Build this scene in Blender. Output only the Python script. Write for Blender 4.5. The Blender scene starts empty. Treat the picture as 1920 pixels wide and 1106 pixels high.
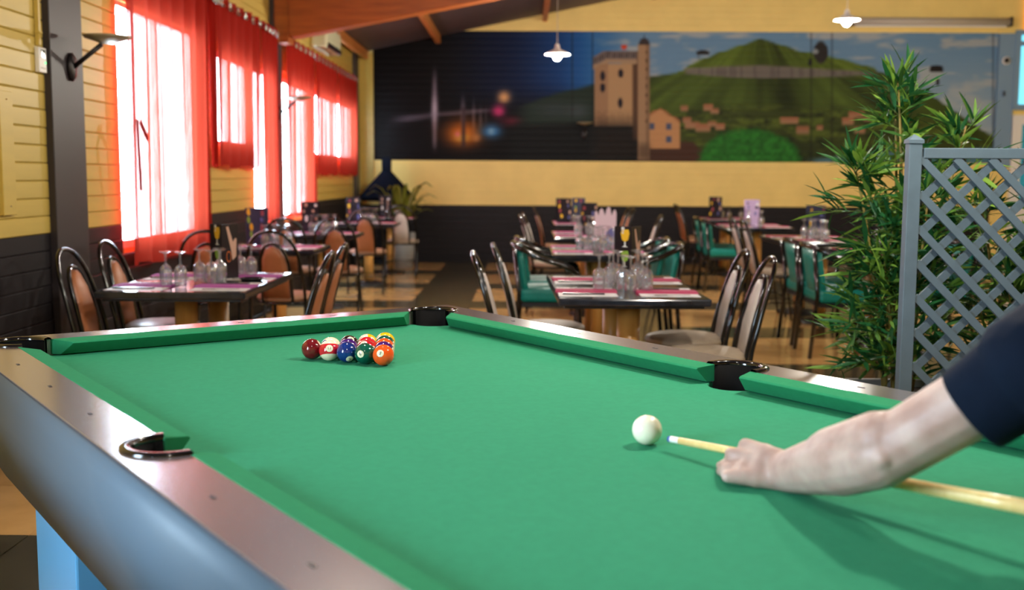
import bpy, bmesh, math, random
import numpy as np
from mathutils import Vector, Matrix, Euler
random.seed(7)
scn = bpy.context.scene
COL = scn.collection
PI = math.pi

# ---------------------------------------------------------------- camera
F_PX, PITCH, ROLL, YAW, CAM_H = 2042.0, 0.1085, 0.0055, 0.010, 1.2956
_f = Vector((-math.sin(YAW) * math.cos(PITCH), math.cos(YAW) * math.cos(PITCH), -math.sin(PITCH)))
_x = Vector((math.cos(YAW), math.sin(YAW), 0)); _u = _x.cross(_f)
CX = _x * math.cos(ROLL) + _u * math.sin(ROLL); CU = _u * math.cos(ROLL) - _x * math.sin(ROLL)
cd = bpy.data.cameras.new('camera'); cam = bpy.data.objects.new('camera', cd); COL.objects.link(cam)
m = Matrix((CX, CU, -_f)).transposed().to_4x4(); m.translation = (0, 0, CAM_H); cam.matrix_world = m
cd.sensor_width = 36; cd.lens = F_PX / 1920 * 36; cd.clip_start = 0.02; cd.clip_end = 200
cd.dof.use_dof = True; cd.dof.focus_distance = 2.96; cd.dof.aperture_fstop = 3.0
scn.camera = cam
def proj(P):
    v = Vector(P) - Vector((0, 0, CAM_H)); d = max(v.dot(_f), .01)
    return 960 + F_PX * v.dot(CX) / d, 553 - F_PX * v.dot(CU) / d
def cw(x, y):
    return (math.cos(YAW) * x - math.sin(YAW) * y, math.sin(YAW) * x + math.cos(YAW) * y)

# ---------------------------------------------------------------- view + world + daylight
scn.view_settings.view_transform = 'Standard'; scn.view_settings.look = 'None'
scn.view_settings.gamma = 1; scn.view_settings.use_curve_mapping = False
scn.view_settings.exposure = 0.0
scn.cycles.use_denoising = True
scn.cycles.max_bounces = 10; scn.cycles.transparent_max_bounces = 16; scn.cycles.transmission_bounces = 8
scn.cycles.sample_clamp_indirect = 6; scn.cycles.caustics_reflective = False; scn.cycles.caustics_refractive = False
SKY = 58.0
w = bpy.data.worlds.new('sky'); scn.world = w; w.use_nodes = True
bg = w.node_tree.nodes['Background']; bg.inputs[0].default_value = (0.66, 0.83, 1.0, 1); bg.inputs[1].default_value = SKY
ROOM_XL, ROOM_XR, ROOM_YN, ROOM_YF = -2.45, 9.5, -3.5, 16.5
# window openings in the left wall: (y0, y1, z0, z1)
WIN = [(6.64, 8.2, .84, 2.36), (8.6, 9.78, 1.52, 2.28), (9.96, 10.58, .84, 2.28), (11.1, 12.5, .84, 2.28), (12.72, 15.7, 1.5, 2.28), (0.0, 1.0, .84, 2.28)]
def portal(loc, rot, sx, sy):
    d = bpy.data.lights.new('daylight', 'AREA'); d.shape = 'RECTANGLE'; d.size = sx; d.size_y = sy
    d.cycles.is_portal = True
    o = bpy.data.objects.new('daylight', d); COL.objects.link(o); o.location = loc; o.rotation_euler = rot
for (a, b, c, d_) in WIN:
    portal((ROOM_XL - .09, (a + b) / 2, (c + d_) / 2), (0, -PI / 2, 0), d_ - c, b - a)

# ---------------------------------------------------------------- materials
def s2l(c):
    return tuple((v / 12.92 if v <= .04045 else ((v + .055) / 1.055) ** 2.4) for v in c)
def rgb(r, g, b): return s2l((r / 255, g / 255, b / 255))
def new_mat(name):
    m = bpy.data.materials.new(name); m.use_nodes = True
    return m, m.node_tree, m.node_tree.nodes['Principled BSDF']
def mat(name, col, rough=.5, metal=0, noise=0, scale=8, stretch=(1, 1, 1), bump=0, spec=.5, coat=0, col2=None, emit=None, es=0):
    m, nt, b = new_mat(name); N = nt.nodes; L = nt.links
    b.inputs['Base Color'].default_value = (*col, 1); b.inputs['Roughness'].default_value = rough
    b.inputs['Metallic'].default_value = metal; b.inputs['Specular IOR Level'].default_value = spec
    b.inputs['Coat Weight'].default_value = coat; b.inputs['Coat Roughness'].default_value = .08
    if emit: b.inputs['Emission Color'].default_value = (*emit, 1); b.inputs['Emission Strength'].default_value = es
    if noise or bump or col2:
        tc = N.new('ShaderNodeTexCoord'); mp = N.new('ShaderNodeMapping'); mp.inputs['Scale'].default_value = stretch
        nz = N.new('ShaderNodeTexNoise'); nz.inputs['Scale'].default_value = scale; nz.inputs['Detail'].default_value = 5
        L.new(tc.outputs['Object'], mp.inputs[0]); L.new(mp.outputs[0], nz.inputs['Vector'])
        if noise or col2:
            rp = N.new('ShaderNodeValToRGB')
            c2 = col2 if col2 else tuple(min(1, v * (1 + noise)) for v in col); c1 = col if col2 else tuple(v * (1 - noise) for v in col)
            rp.color_ramp.elements[0].position = .3; rp.color_ramp.elements[1].position = .7
            rp.color_ramp.elements[0].color = (*c1, 1); rp.color_ramp.elements[1].color = (*c2, 1)
            L.new(nz.outputs[0], rp.inputs[0]); L.new(rp.outputs[0], b.inputs['Base Color'])
        if bump:
            bp = N.new('ShaderNodeBump'); bp.inputs['Strength'].default_value = bump; bp.inputs['Distance'].default_value = .004
            L.new(nz.outputs[0], bp.inputs['Height']); L.new(bp.outputs[0], b.inputs['Normal'])
    return m
M = {}
M['yellow'] = mat('yellow_paint', rgb(200, 174, 86), .42, noise=.06, scale=5, stretch=(1, .3, 3))
M['yellow_back'] = mat('warm_yellow_paint', rgb(242, 212, 126), .5, noise=.05, scale=3)
M['dado'] = mat('charcoal_paint', rgb(29, 26, 30), .5, noise=.08, scale=6, spec=.2)
M['column'] = mat('column_paint', rgb(48, 42, 46), .45, noise=.06, scale=4)
M['plaster'] = mat('plaster', rgb(215, 190, 120), .8, noise=.04)
M['ceiling'] = mat('ceiling_board', rgb(92, 74, 72), .6, noise=.1, scale=3)
M['glulam'] = mat('glulam_wood', rgb(152, 76, 28), .4, scale=3, stretch=(1, 6, 8), col2=rgb(184, 98, 38))
M['purlin'] = mat('purlin_wood', rgb(196, 116, 56), .4, scale=3, stretch=(6, 1, 6), col2=rgb(214, 136, 70))
M['tile_dark'] = mat('dark_olive_tile', rgb(72, 66, 50), .16, noise=.16, scale=6)
M['tile_light'] = mat('tan_tile', rgb(204, 160, 102), .14, noise=.12, scale=5)
M['grout'] = mat('grout', rgb(90, 78, 60), .7)
M['white'] = mat('white_paint', rgb(232, 230, 226), .4)
M['felt'] = mat('green_cloth', rgb(50, 141, 104), .95, noise=.05, scale=60, bump=.06, spec=.15)
M['cushion'] = mat('green_cushion_cloth', rgb(40, 130, 88), .95, noise=.05, scale=60, bump=.06, spec=.15)
M['rail'] = mat('taupe_laminate', rgb(106, 94, 96), .24, noise=.06, scale=25, spec=.8, coat=1.0)
M['rail'].node_tree.nodes['Principled BSDF'].inputs['Coat Roughness'].default_value = .19
M['rail'].node_tree.nodes['Principled BSDF'].inputs['Coat IOR'].default_value = 1.9
M['apron'] = mat('grey_apron_laminate', rgb(72, 92, 108), .55, noise=.03, scale=4)
M['leg_white'] = mat('pale_leg_laminate', rgb(96, 172, 226), .4, noise=.02)
M['pocket'] = mat('black_pocket_plastic', rgb(14, 13, 15), .12, coat=.4)
M['pocket_in'] = mat('black_pocket_inside', rgb(8, 8, 9), .7, spec=.08)
M['sight'] = mat('dark_sight', rgb(38, 32, 32), .4)
M['black_tube'] = mat('black_tube', rgb(10, 10, 12), .14, coat=.6)
M['black_matt'] = mat('black_matt', rgb(18, 17, 18), .5)
M['tan_vinyl'] = mat('tan_vinyl', rgb(178, 112, 72), .42, noise=.05, scale=40)
M['beige_vinyl'] = mat('beige_vinyl', rgb(196, 184, 176), .42, noise=.05, scale=40)
M['seat_beige'] = mat('beige_seat', rgb(178, 160, 138), .5, noise=.06, scale=30)
M['seat_brown'] = mat('brown_seat', rgb(172, 128, 98), .45, noise=.06, scale=30)
M['seat_pale'] = mat('pale_seat', rgb(214, 208, 206), .38, noise=.04, scale=30)
M['teal'] = mat('teal_vinyl', rgb(10, 132, 122), .36, noise=.05, scale=30)
M['top'] = mat('black_marble_top', rgb(22, 24, 30), .12, scale=14, col2=rgb(40, 44, 54))
M['top_edge'] = mat('table_edge', rgb(26, 28, 34), .2, scale=20, col2=rgb(52, 54, 62))
M['wood_leg'] = mat('honey_wood', rgb(196, 138, 66), .35, scale=4, stretch=(6, 6, .7), col2=rgb(214, 160, 86))
M['paper'] = mat('paper_mat', rgb(236, 232, 230), .6)
M['mat_print'] = mat('printed_mat', rgb(206, 200, 204), .6, scale=22, col2=rgb(240, 236, 234))
M['napkin_red'] = mat('raspberry_napkin', rgb(178, 52, 92), .85)
M['napkin_purple'] = mat('raspberry_napkin_purple_lit', rgb(176, 84, 160), .85)  # raspberry napkin with the curtains' light put into its colour
M['napkin_pink'] = mat('raspberry_napkin_pink_lit', rgb(208, 96, 150), .85)  # raspberry napkin again, the light's pink tint put into the colour
M['runner'] = mat('red_runner', rgb(176, 40, 62), .6)
M['steel'] = mat('steel', (.75, .75, .75), .2, metal=1)
M['card_black'] = mat('black_card', rgb(30, 24, 32), .3)
M['card_navy'] = mat('navy_card', rgb(40, 46, 74), .35, scale=20, col2=rgb(60, 62, 90))
M['card_lilac'] = mat('lilac_card', rgb(190, 165, 205), .4)
M['card_pink'] = mat('pale_pink_card', rgb(216, 190, 202), .4)
for n, c in dict(yel=(240, 190, 50), grn=(140, 180, 70), red=(160, 70, 80), flesh=(200, 160, 140), blue=(96, 100, 160), wht=(240, 240, 240), org=(230, 120, 40)).items():
    M['ink_' + n] = mat('ink_' + n, rgb(*c), .4)
M['trellis'] = mat('grey_blue_paint', rgb(86, 104, 116), .5, noise=.08, scale=14)
M['cane'] = mat('bamboo_cane', rgb(150, 122, 62), .45, scale=6, col2=rgb(112, 110, 46))
M['twig'] = mat('green_twig', rgb(86, 104, 40), .6)
M['soil'] = mat('soil', rgb(50, 38, 30), .95, noise=.3, scale=40)
M['planter'] = mat('grey_planter', rgb(150, 150, 148), .6, noise=.05)
M['navy'] = mat('navy_cotton', rgb(10, 20, 36), .9, noise=.08, scale=40, bump=.1, spec=.12)
M['denim'] = mat('denim', rgb(30, 38, 60), .85, noise=.1, scale=60)
M['shoe'] = mat('shoe_leather', rgb(30, 26, 24), .4)
M['hair'] = mat('brown_hair', rgb(52, 36, 26), .6, noise=.2, scale=60)
M['maple'] = mat('maple_cue', rgb(226, 190, 120), .28, scale=5, stretch=(20, 20, 1), col2=rgb(236, 206, 140))
M['cue_butt'] = mat('cue_butt', rgb(70, 34, 22), .25)
M['ferrule'] = mat('ferrule', rgb(238, 236, 228), .3)
M['chalk'] = mat('blue_chalk_tip', rgb(70, 100, 170), .9)
M['ivory'] = mat('ivory_resin', rgb(246, 240, 214), .06, coat=.5)
M['plant_olive'] = mat('olive_leaf', rgb(120, 124, 40), .5, noise=.2, scale=10)
M['rod'] = mat('brass_rod', rgb(150, 120, 80), .3, metal=1)
M['eyelet'] = mat('steel_eyelet', (.8, .75, .7), .2, metal=1)
M['bronze'] = mat('dark_bronze', rgb(40, 36, 38), .35, metal=.4)
M['saucer'] = mat('saucer_metal', rgb(150, 138, 110), .35, metal=.3)
M['ac'] = mat('ac_plastic', rgb(214, 212, 178), .4)
M['screen_case'] = mat('screen_case', rgb(186, 176, 160), .35)
M['blue_paint'] = mat('blue_grey_paint', rgb(120, 150, 178), .45)
M['lcd'] = mat('lcd', rgb(70, 82, 70), .2)
M['led'] = mat('green_led', rgb(60, 220, 120), .3, emit=rgb(60, 255, 130), es=2)
M['bulb'] = mat('bulb', (1, 1, 1), .3, emit=(1, .93, .82), es=40)
M['cyan_pane'] = mat('lit_cyan_pane', rgb(120, 215, 240), .2, emit=rgb(120, 225, 250), es=1.1)
M['teal_pane'] = mat('lit_teal_pane', rgb(20, 130, 150), .15, emit=rgb(20, 140, 160), es=.35)
M['amber_pane'] = mat('lit_amber_pane', rgb(240, 160, 60), .2, emit=rgb(240, 160, 60), es=.7)
# leaf with hue spread by object position + translucency
def leaf_mat(name, c1, c2):
    m, nt, b = new_mat(name); N = nt.nodes; L = nt.links
    oi = N.new('ShaderNodeObjectInfo'); geo = N.new('ShaderNodeNewGeometry'); ad = N.new('ShaderNodeMath'); fr = N.new('ShaderNodeMath')
    ad.operation = 'ADD'; fr.operation = 'FRACT'
    L.new(oi.outputs['Random'], ad.inputs[0]); L.new(geo.outputs['Random Per Island'], ad.inputs[1]); L.new(ad.outputs[0], fr.inputs[0])
    rp = N.new('ShaderNodeValToRGB'); rp.color_ramp.elements[0].color = (*c1, 1); rp.color_ramp.elements[1].color = (*c2, 1)
    rp.color_ramp.elements[0].position = .4
    L.new(fr.outputs[0], rp.inputs[0]); L.new(rp.outputs[0], b.inputs['Base Color'])
    b.inputs['Roughness'].default_value = .42
    tr = N.new('ShaderNodeBsdfTranslucent'); mx = N.new('ShaderNodeMixShader'); mx.inputs[0].default_value = .3
    L.new(rp.outputs[0], tr.inputs[0]); L.new(b.outputs[0], mx.inputs[1]); L.new(tr.outputs[0], mx.inputs[2])
    L.new(mx.outputs[0], N['Material Output'].inputs[0])
    return m
M['leaf'] = leaf_mat('bamboo_leaf', rgb(28, 86, 44), rgb(142, 184, 72))
# red curtain cloth, lets light through
def curtain_mat():
    m, nt, b = new_mat('red_curtain_cloth'); N = nt.nodes; L = nt.links
    b.inputs['Base Color'].default_value = (*rgb(150, 24, 14), 1); b.inputs['Roughness'].default_value = .9
    b.inputs['Specular IOR Level'].default_value = .1
    tr = N.new('ShaderNodeBsdfTranslucent'); tr.inputs[0].default_value = (.9, .12, .06, 1)
    mx = N.new('ShaderNodeMixShader'); mx.inputs[0].default_value = .045
    L.new(b.outputs[0], mx.inputs[1]); L.new(tr.outputs[0], mx.inputs[2])
    tp = N.new('ShaderNodeBsdfTransparent'); tp.inputs[0].default_value = (1, .62, .58, 1)
    tc = N.new('ShaderNodeTexCoord'); nz = N.new('ShaderNodeTexNoise'); nz.inputs['Scale'].default_value = 90
    mp = N.new('ShaderNodeMapping'); mp.inputs['Scale'].default_value = (1, 1, .12); L.new(tc.outputs['Object'], mp.inputs[0]); L.new(mp.outputs[0], nz.inputs[0])
    ml = N.new('ShaderNodeMath'); ml.operation = 'MULTIPLY'; lw = N.new('ShaderNodeLayerWeight'); lw.inputs['Blend'].default_value = .5
    fm = N.new('ShaderNodeMapRange'); fm.inputs['From Min'].default_value = .3; fm.inputs['From Max'].default_value = .98; fm.inputs['To Min'].default_value = .13; fm.inputs['To Max'].default_value = .07; L.new(lw.outputs['Facing'], fm.inputs[0]); L.new(fm.outputs[0], ml.inputs[1]); L.new(nz.outputs[0], ml.inputs[0])
    m2 = N.new('ShaderNodeMixShader'); L.new(ml.outputs[0], m2.inputs[0]); L.new(mx.outputs[0], m2.inputs[1]); L.new(tp.outputs[0], m2.inputs[2])
    L.new(m2.outputs[0], N['Material Output'].inputs[0])
    return m
M['curtain'] = curtain_mat()
def pane_mat():
    m, nt, b = new_mat('clear_pane'); N = nt.nodes; L = nt.links
    tp = N.new('ShaderNodeBsdfTransparent'); tp.inputs[0].default_value = (.96, .98, .98, 1)
    gl = N.new('ShaderNodeBsdfGlossy'); gl.inputs['Roughness'].default_value = .02
    mx = N.new('ShaderNodeMixShader'); mx.inputs[0].default_value = .06
    L.new(tp.outputs[0], mx.inputs[1]); L.new(gl.outputs[0], mx.inputs[2]); L.new(mx.outputs[0], N['Material Output'].inputs[0])
    return m
M['pane'] = pane_mat()
def glass_mat():
    m, nt, b = new_mat('drinking_glass'); N = nt.nodes; L = nt.links
    fr = N.new('ShaderNodeLayerWeight'); fr.inputs['Blend'].default_value = .32
    rp = N.new('ShaderNodeMapRange'); rp.inputs['To Min'].default_value = .16; rp.inputs['To Max'].default_value = .75
    tp = N.new('ShaderNodeBsdfTransparent'); tp.inputs[0].default_value = (.98, .99, 1, 1)
    gl = N.new('ShaderNodeBsdfGlossy'); gl.inputs['Roughness'].default_value = .1
    mx = N.new('ShaderNodeMixShader'); L.new(fr.outputs['Facing'], rp.inputs[0]); L.new(rp.outputs[0], mx.inputs[0])
    L.new(tp.outputs[0], mx.inputs[1]); L.new(gl.outputs[0], mx.inputs[2])
    tl = N.new('ShaderNodeBsdfTranslucent'); tl.inputs[0].default_value = (.9, .93, 1, 1); m3 = N.new('ShaderNodeMixShader'); m3.inputs[0].default_value = .1
    L.new(mx.outputs[0], m3.inputs[1]); L.new(tl.outputs[0], m3.inputs[2]); L.new(m3.outputs[0], N['Material Output'].inputs[0])
    return m
M['glass'] = glass_mat()
def skin_mat():
    m, nt, b = new_mat('skin'); N = nt.nodes; L = nt.links
    tc = N.new('ShaderNodeTexCoord'); nz = N.new('ShaderNodeTexNoise'); nz.inputs['Scale'].default_value = 22; nz.inputs['Detail'].default_value = 6
    rp = N.new('ShaderNodeValToRGB'); rp.color_ramp.elements[0].position = .35; rp.color_ramp.elements[1].position = .68
    rp.color_ramp.elements[0].color = (*rgb(168, 134, 122), 1); rp.color_ramp.elements[1].color = (*rgb(192, 164, 152), 1)
    L.new(tc.outputs['Object'], nz.inputs[0]); L.new(nz.outputs[0], rp.inputs[0]); L.new(rp.outputs[0], b.inputs['Base Color'])
    b.inputs['Roughness'].default_value = .48; b.inputs['Subsurface Weight'].default_value = .12
    b.inputs['Subsurface Radius'].default_value = (.012, .005, .003); b.inputs['Subsurface Scale'].default_value = .6
    n2 = N.new('ShaderNodeTexNoise'); n2.inputs['Scale'].default_value = 160; L.new(tc.outputs['Object'], n2.inputs[0])
    bp = N.new('ShaderNodeBump'); bp.inputs['Strength'].default_value = .15; bp.inputs['Distance'].default_value = .002
    L.new(n2.outputs[0], bp.inputs['Height']); L.new(bp.outputs[0], b.inputs['Normal'])
    return m
M['skin'] = skin_mat()
def vcol_mat(name, rough):
    m, nt, b = new_mat(name); N = nt.nodes; a = N.new('ShaderNodeAttribute'); a.attribute_name = 'paint'
    nt.links.new(a.outputs['Color'], b.inputs['Base Color']); b.inputs['Roughness'].default_value = rough; b.inputs['Specular IOR Level'].default_value = .12
    return m
M['mural'] = vcol_mat('mural_paint', .5)

# ---------------------------------------------------------------- mesh helpers
class MB:
    def __init__(s): s.v = []; s.f = []; s.sm = []
    def add(s, vs, fs, smooth=False):
        o = len(s.v); s.v += [tuple(p) for p in vs]; s.f += [tuple(i + o for i in f) for f in fs]; s.sm += [smooth] * len(fs); return s
    def box(s, c, d, rz=0, mtx=None, ch=0):
        hx, hy, hz = d[0] / 2, d[1] / 2, d[2] / 2
        vs = [Vector((x, y, z)) for z in (-hz, hz) for y in (-hy, hy) for x in (-hx, hx)]
        if mtx is not None: vs = [mtx @ p for p in vs]
        if rz: R = Matrix.Rotation(rz, 3, 'Z'); vs = [R @ p for p in vs]
        return s.add([p + Vector(c) for p in vs], [(0, 2, 3, 1), (4, 5, 7, 6), (0, 1, 5, 4), (2, 6, 7, 3), (0, 4, 6, 2), (1, 3, 7, 5)])
    def tube(s, pts, r, n=8, cap=True, closed=False):
        pts = [Vector(p) for p in pts]; k = len(pts); rs = r if isinstance(r, (list, tuple)) else [r] * k
        t0 = (pts[1] - pts[0]).normalized(); up = Vector((0, 0, 1)) if abs(t0.z) < .9 else Vector((1, 0, 0))
        vs = []; nx = t0.cross(up).normalized()
        for i in range(k):
            a = pts[(i - 1) % k] if (i > 0 or closed) else pts[i]; b = pts[(i + 1) % k] if (i < k - 1 or closed) else pts[i]
            t = (b - a).normalized(); nx = (nx - t * nx.dot(t)).normalized(); ny = t.cross(nx)
            vs += [pts[i] + (nx * math.cos(2 * PI * j / n) + ny * math.sin(2 * PI * j / n)) * rs[i] for j in range(n)]
        fs = []
        for i in range(k if closed else k - 1):
            o, q = i * n, ((i + 1) % k) * n
            fs += [(o + j, o + (j + 1) % n, q + (j + 1) % n, q + j) for j in range(n)]
        s.add(vs, fs, True)
        if cap and not closed:
            s.add(vs[:n], [tuple(range(n))[::-1]]); s.add(vs[-n:], [tuple(range(n))])
        return s
    def lathe(s, prof, n=20, c=(0, 0, 0), smooth=True, a0=0, a1=2 * PI):
        full = abs(a1 - a0 - 2 * PI) < 1e-6; k = n if full else n + 1
        vs = []
        for j in range(k):
            a = a0 + (a1 - a0) * j / n
            vs += [(c[0] + r * math.cos(a), c[1] + r * math.sin(a), c[2] + z) for r, z in prof]
        p = len(prof); fs = []
        for j in range(n):
            o, q = j * p, ((j + 1) % k) * p
            fs += [(o + i, q + i, q + i + 1, o + i + 1) for i in range(p - 1)]
        return s.add(vs, fs, smooth)
    def prism(s, poly, z0, z1):
        n = len(poly); vs = [(*p, z0) for p in poly] + [(*p, z1) for p in poly]
        return s.add(vs, [tuple(range(n))[::-1], tuple(range(n, 2 * n))] + [(i, (i + 1) % n, n + (i + 1) % n, n + i) for i in range(n)])
    def loft(s, secs, smooth=False, cap=True):
        n = len(secs[0]); vs = [p for q in secs for p in q]; fs = []
        for i in range(len(secs) - 1):
            fs += [(i * n + j, i * n + (j + 1) % n, (i + 1) * n + (j + 1) % n, (i + 1) * n + j) for j in range(n)]
        s.add(vs, fs, smooth)
        if cap: s.add(secs[0], [tuple(range(n))[::-1]]); s.add(secs[-1], [tuple(range(n))])
        return s
    def mesh(s, name, mt):
        me = bpy.data.meshes.new(name); me.from_pydata(s.v, [], s.f)
        me.polygons.foreach_set('use_smooth', s.sm)
        bm = bmesh.new(); bm.from_mesh(me); bmesh.ops.remove_doubles(bm, verts=bm.verts, dist=1e-6)
        bmesh.ops.recalc_face_normals(bm, faces=bm.faces); bm.to_mesh(me); bm.free()
        me.materials.append(M[mt] if isinstance(mt, str) else mt); return me
    def build(s, name, mt, parent=None, bevel=0, label=None, sharp=None):
        o = bpy.data.objects.new(name, s.mesh(name, mt)); COL.objects.link(o)
        if parent: o.parent = parent
        if bevel:
            b = o.modifiers.new('bevel', 'BEVEL'); b.width = bevel; b.segments = 2; b.limit_method = 'ANGLE'; b.angle_limit = .6
        if label: o['label'] = label
        return o
def link(name, me, parent=None, loc=None, rot=None):
    o = bpy.data.objects.new(name, me); COL.objects.link(o)
    if parent: o.parent = parent
    if loc is not None: o.location = loc
    if rot is not None: o.rotation_euler = rot
    return o
def tag(o, label, cat=None, group=None, kind=None):
    o['label'] = label
    if cat: o['category'] = cat
    if group: o['group'] = group
    if kind: o['kind'] = kind
    return o
def thing(name, label, cat, loc=(0, 0, 0), rz=0, group=None):
    o = bpy.data.objects.new(name, None); o.empty_display_size = .1; COL.objects.link(o)
    o.location = loc; o.rotation_euler = (0, 0, rz); return tag(o, label, cat, group)
def struct(o, label=None):
    o['kind'] = 'structure'
    if label: o['label'] = label
    return o
def kids(o): return [c for c in bpy.data.objects if c.parent == o]
def copy_tree(o, label, loc, rz, group=None):
    c = o.copy(); COL.objects.link(c); c['label'] = label; c.location = loc; c.rotation_euler = (0, 0, rz)
    if group: c['group'] = group
    for k in TREE[o.name]:
        d = k.copy(); COL.objects.link(d); d.parent = c
    return c
TREE = {}
def arc_pts(c, r, a0, a1, n, z): return [(c[0] + r * math.cos(a0 + (a1 - a0) * i / n), c[1] + r * math.sin(a0 + (a1 - a0) * i / n), z) for i in range(n + 1)]
def smooth_path(pts, n=6):
    pts = [Vector(p) for p in pts]; out = []
    for i in range(len(pts) - 1):
        p0, p1, p2, p3 = pts[max(i - 1, 0)], pts[i], pts[i + 1], pts[min(i + 2, len(pts) - 1)]
        for k in range(n):
            t = k / n
            out.append(.5 * ((2 * p1) + (p2 - p0) * t + (2 * p0 - 5 * p1 + 4 * p2 - p3) * t * t + (3 * p1 - p0 - 3 * p2 + p3) * t ** 3))
    out.append(pts[-1]); return out
def bool_cut(o, cutters):
    for c in cutters:
        b = o.modifiers.new('cut', 'BOOLEAN'); b.operation = 'DIFFERENCE'; b.object = c; b.solver = 'EXACT'
    bpy.context.view_layer.update()
    me = bpy.data.meshes.new_from_object(o.evaluated_get(bpy.context.evaluated_depsgraph_get()))
    o.modifiers.clear(); o.data = me

# ================================================================= SETTING
EAVE, SLOPE, RIDGE_X = 3.12, .205, 5.6
def ceil_z(x): return EAVE + SLOPE * (min(x, 2 * RIDGE_X - x) - ROOM_XL)
# floor with tiles
fl = MB().box(((ROOM_XL + ROOM_XR) / 2, (ROOM_YN + ROOM_YF) / 2, -.06), (ROOM_XR - ROOM_XL + .4, ROOM_YF - ROOM_YN + .4, .1)).build('floor', 'grout')
struct(fl, 'glossy tiled floor in tan squares framed by dark olive bands')
TP = .624
cells = []
for i in range(-3, 18):
    for j in range(-30, 4):
        x0, x1 = -1.15 + i * TP, -1.15 + (i + 1) * TP; y0, y1 = 14.4 + j * TP, 14.4 + (j + 1) * TP
        x0, x1, y0, y1 = max(x0, ROOM_XL), min(x1, ROOM_XR), max(y0, ROOM_YN), min(y1, ROOM_YF)
        if x1 - x0 < .02 or y1 - y0 < .02: continue
        dark = (i % 3 == 0) or (j % 3 == 0)
        px, py = proj(((x0 + x1) / 2, (y0 + y1) / 2, 0)) if y0 > 1 else (9e9, 9e9)
        inv = -60 < px < 1980 and py < 1180
        # what the pool table hides from the camera shows smallest
        hid = inv and py > 640 and px > 120
        cells.append((0 if inv and not hid else 1, y0, x0, x1, y1, dark))
cells.sort()
rest = {True: MB(), False: MB()}; shared = {}
for n, (iv, y0, x0, x1, y1, dark) in enumerate(cells):
    c = ((x0 + x1) / 2, (y0 + y1) / 2, -.006 + .0006 * ((n * 7) % 3)); d = (round(x1 - x0 - .004, 3), round(y1 - y0 - .004, 3), .012)
    if n < 298 and iv == 0:
        k = (d, dark)
        if k not in shared: shared[k] = MB().box((0, 0, 0), d).mesh('tile', 'tile_dark' if dark else 'tile_light')
        link('tile', shared[k], fl, c)
    else: rest[dark].box(c, d)
for dk, nm in ((True, 'tile_dark'), (False, 'tile_light')):
    if rest[dk].v: rest[dk].build('more_tiles', nm, fl)['kind'] = 'stuff'

# left wall: slab segments round the openings, painted boards in front
def ranges(a, b, holes):
    out = []; p = a
    for h0, h1 in sorted(holes):
        if h0 > p: out.append((p, h0))
        p = max(p, h1)
    if p < b: out.append((p, b))
    return out
wl = MB()
zs = sorted({0, .84, 1.5, 1.52, 2.28, 2.36, 3.3})
for z0, z1 in zip(zs[:-1], zs[1:]):
    for a, b in ranges(ROOM_YN, ROOM_YF, [(y0, y1) for (y0, y1, c, d) in WIN if c < z1 - .001 and d > z0 + .001]):
        wl.box((ROOM_XL - .045, (a + b) / 2, (z0 + z1) / 2), (.05, b - a, z1 - z0))
wl = struct(wl.build('wall_left', 'plaster'), 'yellow boarded wall with charcoal lower boards and curtained windows')
COLY = [(5.62, 6.03), (10.64, 11.0), (15.75, 16.1)]
PH = .09; shared = {}
for k in range(35):
    z0, z1 = k * PH, (k + 1) * PH
    holes = [(y0, y1) for (y0, y1, c, d) in WIN if c < z1 - .02 and d > z0 + .02] + COLY
    for a, b in ranges(ROOM_YN, ROOM_YF, holes):
        if b < 4.2 or b - a < .02: continue
        a = max(a, 4.0); L_ = round(b - a, 3); dk = k < 11
        if (L_, dk) not in shared:
            h = PH / 2 - .0012
            prof = [(-.022, -h), (-.004, -h), (0, -h + .005), (0, h - .005), (-.004, h), (-.022, h)]
            shared[(L_, dk)] = MB().loft([[(x, -L_ / 2, z) for x, z in prof], [(x, L_ / 2, z) for x, z in prof]]).mesh('plank', 'dado' if dk else 'yellow')
        link('plank', shared[(L_, dk)], wl, (ROOM_XL + random.uniform(-.001, .0015), (a + b) / 2, (z0 + z1) / 2))
for n, (a, b) in enumerate(COLY):
    o = MB().box((ROOM_XL, (a + b) / 2, 1.6), (.075, b - a, 3.2)).build('column', 'column', None, .004)
    struct(o, ['charcoal painted wall post beside the nearest red curtain', 'charcoal wall post under the big roof beam', 'charcoal wall post at the far corner'][n])
# windows: frame, mullion, pane, sill
for n, (y0, y1, z0, z1) in enumerate(WIN):
    wr = bpy.data.objects.new('window_%d' % (n + 1), None); COL.objects.link(wr); wr.location = (ROOM_XL - .04, (y0 + y1) / 2, (z0 + z1) / 2)
    struct(wr, ['tall white window behind the nearest red curtain', 'short white window behind the second red curtain', 'narrow tall window before the second wall lamp', 'tall window beyond the second wall lamp', 'wide short window behind the far red curtains', 'white window beside the pool table, left of the picture'][n])
    W_, H_ = y1 - y0, z1 - z0
    for dy, dz, sy, sz in ((0, H_ / 2 - .025, W_, .05), (0, -H_ / 2 + .025, W_, .05), (W_ / 2 - .025, 0, .05, H_ - .1), (-W_ / 2 + .025, 0, .05, H_ - .1)):
        MB().box((0, dy, dz), (.045, sy, sz)).build('window_frame', 'white', wr)
    if W_ > 1: MB().box((0, 0, 0), (.04, .04, H_ - .1)).build('mullion', 'white', wr)
    MB().box((0, 0, 0), (.006, W_ - .1, H_ - .1)).build('pane', 'pane', wr)

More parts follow.
